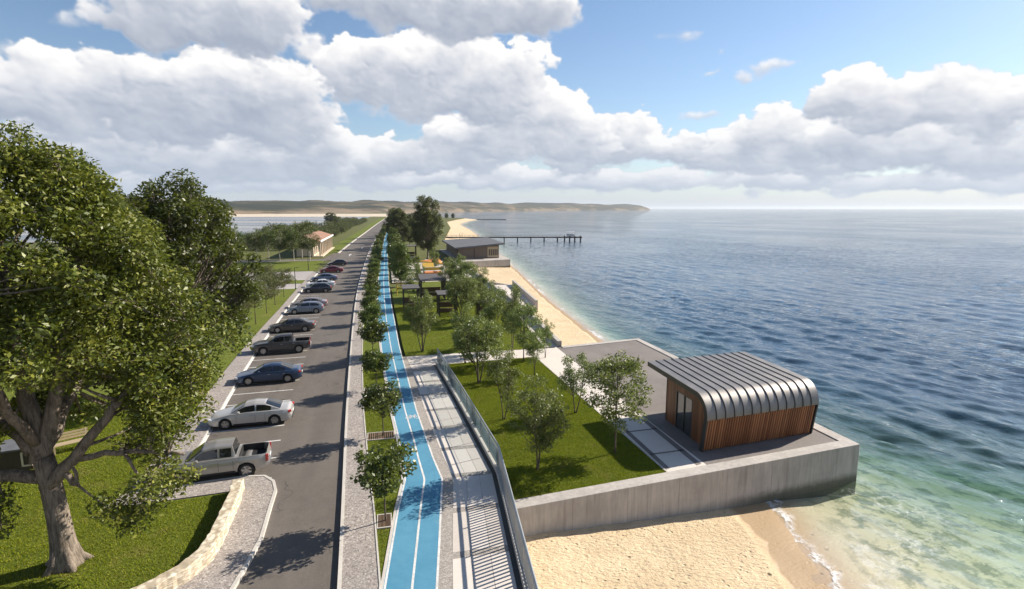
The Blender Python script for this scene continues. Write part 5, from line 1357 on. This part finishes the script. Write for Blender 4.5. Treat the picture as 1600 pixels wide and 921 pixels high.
# ------------------------------------------------------------------ cars (nose towards +x before turning)
def car(kind, paint, x, y, rz, label, scale=1.0):
    t = thing('pickup_truck' if kind == 'pickup' else 'parked_car', (x, y, ZR+.002), label, 'pickup' if kind == 'pickup' else 'car', 'cars parked in the bays along the road', rz)
    S = {'sedan': dict(L=4.85, w=.92, rw=.335, wf=1.45, wr=-1.42, zb=.2, hood=[(2.42, .52), (2.3, .66), (1.9, .76), (1.1, .92)], tail=[(-1.7, 1.0), (-2.2, .97), (-2.36, .86), (-2.42, .6)], belt=.95,
                       gh=[(1.15, .92), (.32, 1.36), (-.25, 1.44), (-.85, 1.40), (-1.85, .99)], gw=.79, tumble=.46),
         'hatch': dict(L=4.45, w=.92, rw=.34, wf=1.36, wr=-1.30, zb=.22, hood=[(2.22, .55), (2.1, .72), (1.7, .84), (1.0, .98)], tail=[(-1.9, 1.05), (-2.1, 1.0), (-2.2, .8), (-2.22, .6)], belt=1.0,
                       gh=[(1.1, .96), (.3, 1.43), (-.3, 1.52), (-1.3, 1.47), (-2.08, 1.03)], gw=.79, tumble=.42),
         'pickup': dict(L=5.3, w=.95, rw=.39, wf=1.62, wr=-1.58, zb=.36, hood=[(2.65, .7), (2.58, .95), (2.2, 1.06), (1.2, 1.16)], tail=[(-2.4, 1.14), (-2.62, 1.14), (-2.64, .9), (-2.65, .7)], belt=1.14,
                        gh=[(1.2, 1.12), (.45, 1.66), (-.1, 1.75), (-.95, 1.74), (-1.12, 1.14)], gw=.80, tumble=.30)}[kind]
    w, rw, zb = S['w'], S['rw'], S['zb']; h2 = S['L']/2
    tp_ = sorted(S['hood']+S['tail']); tx = [a for a, c in tp_]; tz = [c for a, c in tp_]
    xs = sorted(set(list(np.round(np.linspace(-h2, h2, 75), 3))+[S['wf']-rw*1.13, S['wf']+rw*1.13, S['wr']-rw*1.13, S['wr']+rw*1.13, -1.22, -1.24]))
    b = MB(); secs = []
    for xx in xs:
        e = min(1.0, (h2-abs(xx))/.55); ww = w*(1-.17*(1-e)**2.2)
        bot = zb+.12*(1-e)**2
        for xw in (S['wf'], S['wr']):
            d = abs(xx-xw); ra = rw*1.13
            if d < ra: bot = max(bot, rw+math.sqrt(max(0, ra*ra-d*d)))
        top = float(np.interp(xx, tx, tz)); be = min(top, S['belt'])
        if kind == 'pickup' and xx < -1.23: be = top
        mid_ = max(bot+.02, .55 if kind != 'pickup' else .75); sh = max(mid_+.02, be-.10)
        be = max(be, sh+.02); tp2 = max(top, be)
        pts = [(0, bot), (ww*.86, bot), (ww*.97, bot+.03), (ww, mid_), (ww*.985, sh), (ww*.93, be)]
        if kind == 'pickup' and -2.56 < xx < -1.23: pts += [(ww*.86, be), (ww*.85, .72), (0, .72)]
        else: pts += [(ww*.80, tp2+.012), (ww*.45, tp2+.03), (0, tp2+.035)]
        secs.append((xx, pts))
    vs = []; n = 9
    for xx, pts in secs:
        for (yy_, zz_) in pts: vs.append((xx, yy_, zz_))
        for (yy_, zz_) in pts[1:-1][::-1]: vs.append((xx, -yy_, zz_))
    N = 16; fs = []
    for i in range(len(secs)-1):
        for k in range(N): fs.append((i*N+k, (i+1)*N+k, (i+1)*N+(k+1) % N, i*N+(k+1) % N))
    fs += [tuple(range(N)), tuple(range((len(secs)-1)*N, len(secs)*N))[::-1]]
    b.add(vs, fs)
    # roof shell
    gx_ = [a for a, c in S['gh']][::-1]; gz_ = [c for a, c in S['gh']][::-1]
    gxs = sorted(set(list(np.linspace(gx_[0], gx_[-1], 26))+gx_))
    def gsec(xx):
        zt = float(np.interp(xx, gx_, gz_)); zb_ = min(S['belt'], float(np.interp(xx, tx, tz)))-.03
        if kind == 'pickup' and xx < -1.1: zb_ = 1.0
        hgt = max(.0, zt-zb_); yt = S['gw']-hgt*S['tumble']
        return zb_, zt, yt
    base = len(b.v); vs = []
    for xx in gxs:
        zb_, zt, yt = gsec(xx); g = S['gw']
        row = [(xx, g+.02, zb_), (xx, yt+.015, zb_+(zt-zb_)*.86), (xx, yt-.10, zt), (xx, 0, zt+.03), (xx, -yt+.10, zt), (xx, -yt-.015, zb_+(zt-zb_)*.86), (xx, -g-.02, zb_)]
        vs += row
    fs = [(i*7+k, i*7+k+1, (i+1)*7+k+1, (i+1)*7+k)[::-1] for i in range(len(gxs)-1) for k in range(6)]
    fs += [tuple(range(7))[::-1], tuple(range((len(gxs)-1)*7, len(gxs)*7))]
    b.add(vs, fs)
    body = b.build('body', M['paint_'+paint], t, smooth=38)
    # glass
    a0, a1, a2, a3, a4 = [p[0] for p in S['gh']]
    def pan(name, x0, x1, nseg=8, lo=.10, hi=.80, off=.018):
        for s in (1, -1):
            g = MB(); vs = []
            for xx in np.linspace(x0, x1, nseg):
                zb_, zt, yt = gsec(xx)
                for q in (lo, hi):
                    z = zb_+.03+(zt-.03-zb_)*q; fr = (z-zb_)/max(.01, (zt-zb_)*.86); yy_ = (S['gw']+.02)*(1-fr)+(yt+.015)*fr+off
                    vs.append((xx, s*yy_, z))
            f = [(2*i, 2*i+1, 2*i+3, 2*i+2) for i in range(nseg-1)]
            if s > 0: f = [q[::-1] for q in f]
            g.add(vs, f); g.build(name, M['carglass'], t)
    mid_x = (a1+a3)/2-.05
    pan('side_window', a0-.42, mid_x+.05); pan('side_window', mid_x-.05, a4+(.62 if kind == 'sedan' else .42 if kind == 'hatch' else .22))
    def screen(name, x0, x1, k=6, off=.02):
        g = MB(); vs = []
        for q in np.linspace(0.08, .93, k):
            xx = x0+(x1-x0)*q; zb_, zt, yt = gsec(xx)
            for s in np.linspace(-1, 1, 7): vs.append((xx+off*np.sign(x0-x1)*.6, s*(yt-.05-.03*q), zt+.03*(1-abs(s))+off))
        f = [(i*7+j, i*7+j+1, (i+1)*7+j+1, (i+1)*7+j) for i in range(k-1) for j in range(6)]
        if x0 < x1: f = [q[::-1] for q in f]
        g.add(vs, f); g.build(name, M['carglass'], t, smooth=60)
    screen('windscreen', a0, a1); screen('rear_window', a4, a3)
    # wheels
    for xw in (S['wf'], S['wr']):
        for s in (1, -1):
            g = MB(); y1, y0 = s*(w+.005), s*(w-.23)
            g.lathe([(rw*.66, y0), (rw*.94, y0), (rw, y0+s*.04), (rw, y1-s*.04), (rw*.94, y1), (rw*.68, y1)], 'Y', (xw, 0, rw), 24)
            wh = g.build('wheel', M['tyre'], t, smooth=50)
            g = MB(); g.lathe([(rw*.68, y1-s*.0), (rw*.64, y1-s*.03), (rw*.60, y1-s*.09), (.02, y1-s*.09)], 'Y', (xw, 0, rw), 24)
            for k in range(5 if kind != 'pickup' else 6):
                a = 2*math.pi*k/(5 if kind != 'pickup' else 6)+.3
                g.bar((xw+.02*math.cos(a), y1-s*.03, rw+.02*math.sin(a)), (xw+rw*.65*math.cos(a), y1-s*.02, rw+rw*.65*math.sin(a)), .035, .075)
            g.lathe([(.07, y1-s*.06), (.07, y1-s*.015), (.01, y1-s*.01)], 'Y', (xw, 0, rw), 12)
            g.build('rim', M['rim'], wh)
    g = MB()
    for xw in (S['wf'], S['wr']): g.box((xw, 0, rw+.12), (rw*2.1, 2*w-.5, rw*1.5))
    g.box((0, 0, zb+.08), (h2*1.75, w*1.75, .16)); g.build('underbody', M['trim'], t)
    # lamps, mirrors, grille, bumpers, plate, handles
    zl = S['hood'][1][1]-.05
    for s in (1, -1):
        g = MB(); g.box((h2-.16, s*(w*.74), zl), (.26, .34, .13), rz=-s*.42); g.build('headlight', M['headlamp'], t, bevel=.02)
        g = MB()
        if kind == 'pickup': g.box((-h2+.06, s*(w*.84), .93), (.14, .16, .36))
        else: g.box((-h2+.16, s*(w*.72), S['tail'][1][1]-.14), (.22, .38, .15), rz=s*.45)
        g.build('taillight', M['redlamp'], t, bevel=.02)
        g = MB(); g.box((a0-.52, s*(w+.08), S['belt']+.09), (.14, .2, .14)); g.build('mirror', M['paint_'+paint], t, bevel=.03)
        g = MB(); zz_ = S['belt']-.17
        for xx in (mid_x+.25, mid_x-.85): g.box((xx, s*(w*.985+.01), zz_), (.18, .03, .03))
        g.build('door_handle', M['rim'], t)
        g = MB()
        for xx in (a0-.35, mid_x+.02, S['wr']+rw*1.2+.14): g.box((xx, s*(w-.004), .5*(zb+S['belt'])+.03), (.012, .012, S['belt']-zb-.3))
        g.box(((S['wf']+S['wr'])/2, s*(w*.97), zb+.06), (S['wf']-S['wr']-2*rw-.25, .05, .09)); g.build('door_seam', M['trim'], t)
    g = MB(); g.box((h2-.03, 0, zl-.1), (.1, w*.9, .2)); g.build('grille', M['trim'], t, bevel=.02)
    g = MB(); g.box((h2-.02, 0, zb+.16), (.12, w*1.5, .14)); g.build('bumper', M['trim'] if kind != 'pickup' else M['rim'], t, bevel=.03)
    g = MB(); g.box((-h2+.02, 0, zb+.2), (.12, w*1.55, .16)); g.build('bumper', M['trim'] if kind != 'pickup' else M['rim'], t, bevel=.03)
    g = MB(); g.box((-h2-.02, 0, zb+.42), (.02, .5, .11)); g.build('number_plate', M['plate'], t)
    if kind == 'pickup':
        g = MB()
        g.box((-1.9, 0, .735), (1.28, w*1.66, .02))
        for s in (1, -1): g.box((-1.9, s*w*.842, .94), (1.28, .012, .4))
        g.box((-1.26, 0, .94), (.012, w*1.66, .4)); g.box((-2.53, 0, .94), (.012, w*1.66, .4)); g.build('bed_liner', M['trim'], t)
    t.scale = (scale,)*3
    return t
cars = [('pickup', 'silver', -9.0, 30.0, 'silver double-cab pickup in the bay nearest the stone wall'),
        ('sedan', 'pearl', -8.75, 37.1, 'pearl white saloon parked behind the silver pickup'),
        ('sedan', 'blue', -9.25, 46.2, 'dark blue saloon parked on its own past the pearl white one'),
        ('pickup', 'graphite', -10.0, 55.8, 'graphite grey double-cab pickup with an open bed'),
        ('sedan', 'grey', -10.5, 65.4, 'dark grey coupe-like saloon just behind the graphite pickup'),
        ('hatch', 'bluegrey', -10.6, 76.6, 'blue-grey tall hatchback in front of a mauve car'),
        ('sedan', 'mauve', -10.6, 80.6, 'mauve silver car half hidden behind the blue-grey hatchback'),
        ('hatch', 'night', -11.2, 95.6, 'near-black teal hatchback in front of a white car'),
        ('sedan', 'white', -11.2, 101.5, 'white car half hidden behind the near-black hatchback'),
        ('sedan', 'steelblue', -11.6, 110.6, 'steel blue saloon between the white car and the red car'),
        ('sedan', 'red', -11.5, 124.8, 'dark red saloon, the only red car in the row'),
        ('hatch', 'black', -11.3, 139.6, 'glossy black hatchback at the far end of the parking row')]
for kd, pt, x, y, lab in cars: car(kd, pt, x+gr.uniform(-.12, .12), y+gr.uniform(-.1, .1), math.pi+.06+gr.uniform(-.035, .035), lab, 1.0 if kd != 'pickup' else .98)

# ------------------------------------------------------------------ grass blades on the lawns close by
def in_poly(P, poly):
    x, y = P[:, 0], P[:, 1]; c = np.zeros(len(P), bool); n = len(poly)
    for i in range(n):
        x1, y1 = poly[i]; x2, y2 = poly[(i+1) % n]
        k = ((y1 > y) != (y2 > y)); c ^= k & (x < (x2-x1)*(y-y1)/((y2-y1) or 1e-9)+x1)
    return c
def blades(name, poly, count, hgt, seed, z=-.02, clip=None):
    rg = np.random.default_rng(seed); p = np.array(poly); lo, hi = p.min(0), p.max(0)
    if clip: lo = np.maximum(lo, clip[0]); hi = np.minimum(hi, clip[1])
    P = rg.uniform(lo, hi, (count, 2)); P = P[in_poly(P, poly)]; n = len(P)
    a = rg.uniform(0, 6.28, n); w = rg.uniform(.012, .028, n); h = hgt*rg.uniform(.5, 1.3, n); la = rg.uniform(0, 6.28, n); le = h*rg.uniform(.1, .9, n)
    B = np.column_stack([P, np.full(n, z)]); d = np.column_stack([np.cos(a)*w, np.sin(a)*w, np.zeros(n)])
    T = B+np.column_stack([np.cos(la)*le, np.sin(la)*le, h])
    o = poly_mesh(name, np.stack([B-d, B+d, T], 1), 3, M['blade'])
    return tag(o, kind='stuff')
blades('grass', lawn1, 230000, .055, 51, -.02)
leftlawn = [(-30, 14), (-18, 16.8)]+[p for p in inner[::-1]]+[(-7.9, 27.4), (-10.1, 27.2), (-13, 26.9), (pw(29), 29.0), (pw(45), 45), (-30, 45)]
blades('grass', leftlawn, 330000, .06, 52, -.065)
strip = [(walk_r(y)+.09, y) for y in np.linspace(18.5, 52, 30)]+[(lane_l(y)-.13, y) for y in np.linspace(52, 18.5, 30)]
o = blades('grass', strip, 42000, .05, 53, -.025)
blades('grass', lawn2, 150000, .06, 54, -.02, clip=((0, 50), (18, 80)))

# ------------------------------------------------------------------ sky, clouds, sun
wd = bpy.data.worlds.new('World'); scn.world = wd; wd.use_nodes = True; wd.node_tree.nodes.clear()
# cumulus masses: (photo x, y, half width, half height, weight); they become directions in the sky dome
CL = [  # (brightness, [masses]) from the farthest bank to the nearest cloud
    (.62, [(700, 282, 150, 17, .9), (930, 285, 170, 15, .9), (1240, 284, 130, 16, .9), (1450, 286, 150, 16, .9), (1590, 285, 60, 17, .9), (300, 288, 180, 18, .9), (110, 284, 150, 20, .9), (520, 285, 80, 18, .9)]),
    (.75, [(560, 256, 45, 28, 1.0), (640, 250, 60, 30, 1.0), (740, 232, 90, 40, 1.0), (905, 246, 60, 30, 1.0), (975, 226, 40, 40, 1.1), (1055, 238, 62, 24, 1.1), (1125, 244, 60, 26, 1.0), (1290, 252, 70, 30, .9)]),
    (.62, [(50, 245, 120, 36, 1.0), (190, 240, 110, 45, 1.0), (320, 255, 90, 36, 1.0), (430, 240, 70, 46, 1.05), (505, 250, 48, 46, 1.15)]),
    (.80, [(845, 195, 62, 48, 1.2), (900, 222, 55, 36, 1.0), (780, 215, 60, 40, 1.0)]),
    (.78, [(1215, 210, 58, 36, 1.15), (1180, 240, 70, 30, 1.0), (1265, 232, 50, 34, 1.0)]),
    (.74, [(1400, 228, 110, 46, 1.1), (1540, 235, 100, 48, 1.1), (1330, 225, 60, 36, 1.0)]),
    (.85, [(1325, 150, 58, 30, 1.15), (1390, 172, 60, 46, 1.1), (1475, 150, 66, 48, 1.25), (1560, 178, 64, 46, 1.15), (1300, 172, 40, 28, 1.0)]),
    (.60, [(40, 165, 110, 58, 1.05), (160, 140, 100, 46, 1.1), (270, 175, 110, 62, 1.1), (380, 165, 80, 66, 1.1), (450, 180, 58, 66, 1.15)]),
    (.82, [(590, 100, 70, 36, 1.15), (690, 110, 80, 46, 1.25), (790, 128, 62, 52, 1.2), (565, 132, 58, 40, 1.05), (680, 158, 88, 36, 1.05), (760, 165, 60, 36, 1.0)]),
    (.58, [(250, 30, 70, 55, 1.0), (320, 28, 90, 62, 1.1), (400, 40, 66, 62, 1.15), (430, 15, 30, 40, 1.0)]),
    (.55, [(620, 4, 90, 40, 1.1), (730, 16, 110, 50, 1.15), (835, 14, 62, 44, 1.1), (520, 0, 46, 22, .9)]),
    (.85, [(1065, 57, 24, 9, .85), (1202, 105, 30, 12, .9), (1158, 122, 14, 7, .8), (1112, 114, 12, 5, .75), (1092, 185, 24, 8, .85), (1126, 91, 9, 5, .7), (12, 82, 18, 14, .8), (118, 36, 30, 11, .7), (488, 72, 20, 18, .8)])]
NX, NY = 4096, 1024
E0, E1 = -2.0, 88.0
def perlin(x, y, seed):
    rg = np.random.default_rng(seed); tab = rg.uniform(0, 2*np.pi, (256, 256)).astype(np.float32); gxs, gys = np.cos(tab), np.sin(tab)
    xi = np.floor(x).astype(np.int32); yi = np.floor(y).astype(np.int32); xf = (x-xi).astype(np.float32); yf = (y-yi).astype(np.float32)
    u = xf*xf*xf*(xf*(xf*6-15)+10); v = yf*yf*yf*(yf*(yf*6-15)+10)
    def g(ix, iy, fx, fy):
        ix, iy = ix & 255, iy & 255; return gxs[iy, ix]*fx+gys[iy, ix]*fy
    a = g(xi, yi, xf, yf); b = g(xi+1, yi, xf-1, yf); c = g(xi, yi+1, xf, yf-1); d = g(xi+1, yi+1, xf-1, yf-1)
    return (a+(b-a)*u)*(1-v)+(c+(d-c)*u)*v
def fbm(x, y, seed, octs, gain=.5, lac=2.03):
    r = np.zeros_like(x); a = 1.0; tot = 0.0
    for k in range(octs):
        r += a*perlin(x+k*17.3, y-k*9.1, seed+k)*1.5; tot += a; a *= gain; x = x*lac; y = y*lac
    return r/tot
def puffs(x, y, seed, octs, gain=.5, lac=2.1):
    """round lobes: heights of scattered domes, smaller domes riding on larger ones"""
    r = np.zeros_like(x); a = 1.0; tot = 0.0
    for k in range(octs):
        rg = np.random.default_rng(seed+k); jx = rg.uniform(.1, .9, (128, 128)).astype(np.float32); jy = rg.uniform(.1, .9, (128, 128)).astype(np.float32)
        xi = np.floor(x).astype(np.int32); yi = np.floor(y).astype(np.int32); best = np.full(x.shape, 9.0, np.float32)
        for oy in (-1, 0, 1):
            for ox in (-1, 0, 1):
                cx = xi+ox; cy_ = yi+oy; dx_ = cx+jx[cy_ & 127, cx & 127]-x; dy__ = cy_+jy[cy_ & 127, cx & 127]-y
                best = np.minimum(best, dx_*dx_+dy__*dy__)
        r += a*(np.sqrt(np.clip(1.0-best*1.15, 0, 1))-.55); tot += a; a *= gain; x = x*lac+3.1; y = y*lac+1.7
    return r/tot
azg = ((np.arange(NX)+.5)/NX*360-180).astype(np.float32); elg = ((np.arange(NY)+.5)/NY*(E1-E0)+E0).astype(np.float32)
nrow = int((40-E0)/(E1-E0)*NY)                       # the detailed part stops at 40 degrees of height
AZ, EL = np.meshgrid(azg, elg[:nrow])
ee = EL+6.5*np.log(np.maximum(1+EL/4.5, .3))
PX_, PY_ = (AZ+180)*1.0, ee+20
lit = np.full(AZ.shape, .5, np.float32); alp = np.zeros(AZ.shape, np.float32)
def cloud_layer(c0, c1, r0, r1, field, bright, seed, soften=0.0):
    """one bank of cumulus: field(az, el) gives its masses; composited over what is already there"""
    global lit, alp
    A_, E_ = AZ[r0:r1, c0:c1], EL[r0:r1, c0:c1]; X, Y = PX_[r0:r1, c0:c1]+seed*7.7, PY_[r0:r1, c0:c1]+seed*3.1
    w1 = fbm(X*.30, Y*.30, 900, 4); w2 = fbm(X*.30+50, Y*.30, 920, 4)
    cur, s = field(A_+w1*2.0, E_+w2*1.0)
    px_, py_ = X*.34+1.0*w1, Y*.40+1.0*w2
    big = puffs(px_, py_, 980, 2, .5); fine = puffs(px_*2.6+.5*w1, py_*2.6, 985, 3, .55)
    n1 = fbm(X*.22, Y*.22, 960, 4, .5); n3 = fbm(X*1.3, Y*1.5, 990, 5, .55)
    soft = cur+n1*.88+big*.85-.04; D = soft+fine*.34+n3*.22-.06
    H = np.clip(D, 0, None); Hs = np.clip(cur*.6+n1*.45+big*1.0+fine*.16, -.3, None)+.3
    for q in range(3): Hs[1:-1, 1:-1] = (Hs[1:-1, 1:-1]*2+Hs[:-2, 1:-1]+Hs[2:, 1:-1]+Hs[1:-1, :-2]+Hs[1:-1, 2:])/6
    T_ = np.zeros_like(D)
    for k in range(1, 11):
        sx_ = int(round(k*.36*NX/360)); sy2 = int(round(k*.36*NY/(E1-E0)))
        q = np.zeros_like(D); q[:-sy2, :-sx_] = H[sy2:, sx_:]; T_ += np.clip(q-.10, 0, .9)*(.90**k)
    trans = np.exp(-.42*T_)
    gy_, gx__ = np.gradient(np.sqrt(Hs+.05)); sl_ = np.tanh(-(gx__*.75+gy_*.85)*9.0)
    L = -.16+bright*.42+.46*trans+.30*sl_+.26*np.clip(s, -1, 1)+.42*n1+.34*big+.04*n3
    a_ = np.clip(D/(np.clip(.42-.30*s, .16, .85)+soften), 0, 1); a_ = a_*a_*(3-2*a_)
    lit[r0:r1, c0:c1] = lit[r0:r1, c0:c1]*(1-a_)+np.clip(L, 0, 1)*a_; alp[r0:r1, c0:c1] = 1-(1-alp[r0:r1, c0:c1])*(1-a_)
def masses(ML):
    P = []
    for (u, v, rx, ry, wt) in ML:
        a0, e0 = azel(u, v); a1, _ = azel(u+rx, v); _, e1 = azel(u, v-ry); P.append((a0, e0, abs(a1-a0), abs(e1-e0), wt))
    def f(a, e):
        acc = np.zeros_like(a); sv = np.zeros_like(a)
        for a0, e0, ra, re, wt in P:
            d = (e-e0)/re; dd = np.where(d < 0, d*1.25, d); w = np.exp(4.0*np.clip(wt*.72-.5*wt*(((a-a0)/ra)**2+dd**2), -1.6, 2)); acc += w; sv += w*d
        return np.maximum(np.log(acc+1e-3)/4.0, -1.2), sv/acc
    x0 = min(p[0]-p[2]*2 for p in P)-3; x1 = max(p[0]+p[2]*2 for p in P)+3; y0 = min(p[1]-p[3]*2 for p in P)-2; y1 = max(p[1]+p[3]*2 for p in P)+2
    ix = lambda a: int(np.clip((a+180)/360*NX, 0, NX)); iy = lambda e: int(np.clip((e-E0)/(E1-E0)*NY, 0, nrow))
    return ix(x0), ix(x1), iy(y0), iy(y1), f
def elsewhere(a, e):
    far = np.clip((np.abs(a-math.degrees(YAW))-44)/14, 0, 1); hi = np.clip((e-23)/7, 0, 1)
    g = (fbm((a+180)*.05, e*.10, 950, 3)+.02)*2.6-3.0*(1-np.maximum(far, hi))-np.clip((e-25)/13, 0, 1)*1.6
    return np.maximum(g, -1.2), np.zeros_like(g)
cloud_layer(0, NX, 0, nrow, elsewhere, .7, 0)
for k, (br, ML) in enumerate(CL):
    c0, c1, r0, r1, f = masses(ML); cloud_layer(c0, c1, r0, r1, f, br, k+1, .9 if k == len(CL)-1 else 0.0)
img = bpy.data.images.new('cloud_field', NX, NY, float_buffer=True, alpha=True); img.colorspace_settings.name = 'Non-Color'
buf = np.ones((NY, NX, 4), np.float32); buf[..., :3] = 0.0; buf[:nrow, :, 0] = lit; buf[:nrow, :, 1] = alp
img.pixels.foreach_set(buf.ravel()); img.update(); img.pack()

t = NT(wd.node_tree)
wo_ = t.node('ShaderNodeOutputWorld'); bg = t.node('ShaderNodeBackground'); t.l.new(bg.outputs[0], wo_.inputs[0])
sky = t.node('ShaderNodeTexSky', sky_type='NISHITA'); sky.sun_disc = False
sky.sun_elevation = SUN_EL; sky.sun_rotation = math.pi/2-SUN_AZ
sky.altitude = 0; sky.air_density = 1.0; sky.dust_density = 0.3; sky.ozone_density = 3.0
dirv = t.node('ShaderNodeTexCoord').outputs['Generated']
dx, dy, dz = t.sep(dirv)
uu = t.math('MULTIPLY_ADD', t.math('ARCTAN2', dx, dy), 1/(2*math.pi), .5)
el = t.math('MULTIPLY', t.math('ARCSINE', dz), 180/math.pi)
vv = t.math('MULTIPLY_ADD', el, 1/(E1-E0), -E0/(E1-E0))
im = t.node('ShaderNodeTexImage', interpolation='Cubic', extension='EXTEND'); im.image = img; t.put(im.inputs[0], t.comb(uu, vv, 0))
ic = t.node('ShaderNodeSeparateColor'); t.l.new(im.outputs[0], ic.inputs[0]); ich = ic.outputs
ccol = t.ramp(ich[0], [(0.0, (2.95, 3.35, 4.1)), (0.30, (4.1, 4.4, 5.05)), (0.58, (5.8, 5.9, 6.25)), (0.95, (8.1, 7.95, 7.8))])
withc = t.mix(ich[1], sky.outputs[0], ccol)
hz_f = t.math('MULTIPLY', t.math('EXPONENT', t.math('MULTIPLY', t.math('MAXIMUM', el, 0.0), -0.24)), 0.93)
final = t.mix(hz_f, withc, (4.15, 4.8, 5.75))
t.l.new(final, bg.inputs[0]); bg.inputs[1].default_value = 0.078
wd.cycles.sampling_method = 'MANUAL'; wd.cycles.sample_map_resolution = 512

hm = bpy.data.materials.new('haze_air'); hm.use_nodes = True; hm.node_tree.nodes.clear(); ht = NT(hm.node_tree)
ho = ht.node('ShaderNodeOutputMaterial'); pv_ = ht.node('ShaderNodeVolumePrincipled'); pv_.inputs['Color'].default_value = (0.80, 0.87, 0.96, 1); pv_.inputs['Density'].default_value = 0.000065; pv_.inputs['Anisotropy'].default_value = 0.2
ht.l.new(pv_.outputs[0], ho.inputs[1])
b = MB(); b.box((0, 0, 39.0), (126000, 126000, 102.0)); hz_o = b.build('haze', hm); tag(hz_o, kind='stuff')

sl = bpy.data.lights.new('sun', 'SUN'); so_ = bpy.data.objects.new('sun', sl); COL.objects.link(so_)
sl.energy = 5.0; sl.angle = R(0.53); sl.color = (1.0, 0.91, 0.78)
sdir = Vector((math.cos(SUN_EL)*math.cos(SUN_AZ), math.cos(SUN_EL)*math.sin(SUN_AZ), math.sin(SUN_EL)))
so_.rotation_euler = sdir.to_track_quat('Z', 'Y').to_euler(); so_.location = (60, 30, 60)

vs_ = scn.view_settings; vs_.view_transform = 'Standard'; vs_.look = 'None'; vs_.exposure = 0.78; vs_.gamma = 1.0; vs_.use_curve_mapping = False
cy = scn.cycles; cy.max_bounces = 6; cy.diffuse_bounces = 3; cy.glossy_bounces = 3; cy.transmission_bounces = 4; cy.transparent_max_bounces = 12
cy.caustics_reflective = False; cy.caustics_refractive = False; cy.use_denoising = True; cy.use_adaptive_sampling = True; cy.adaptive_threshold = 0.015
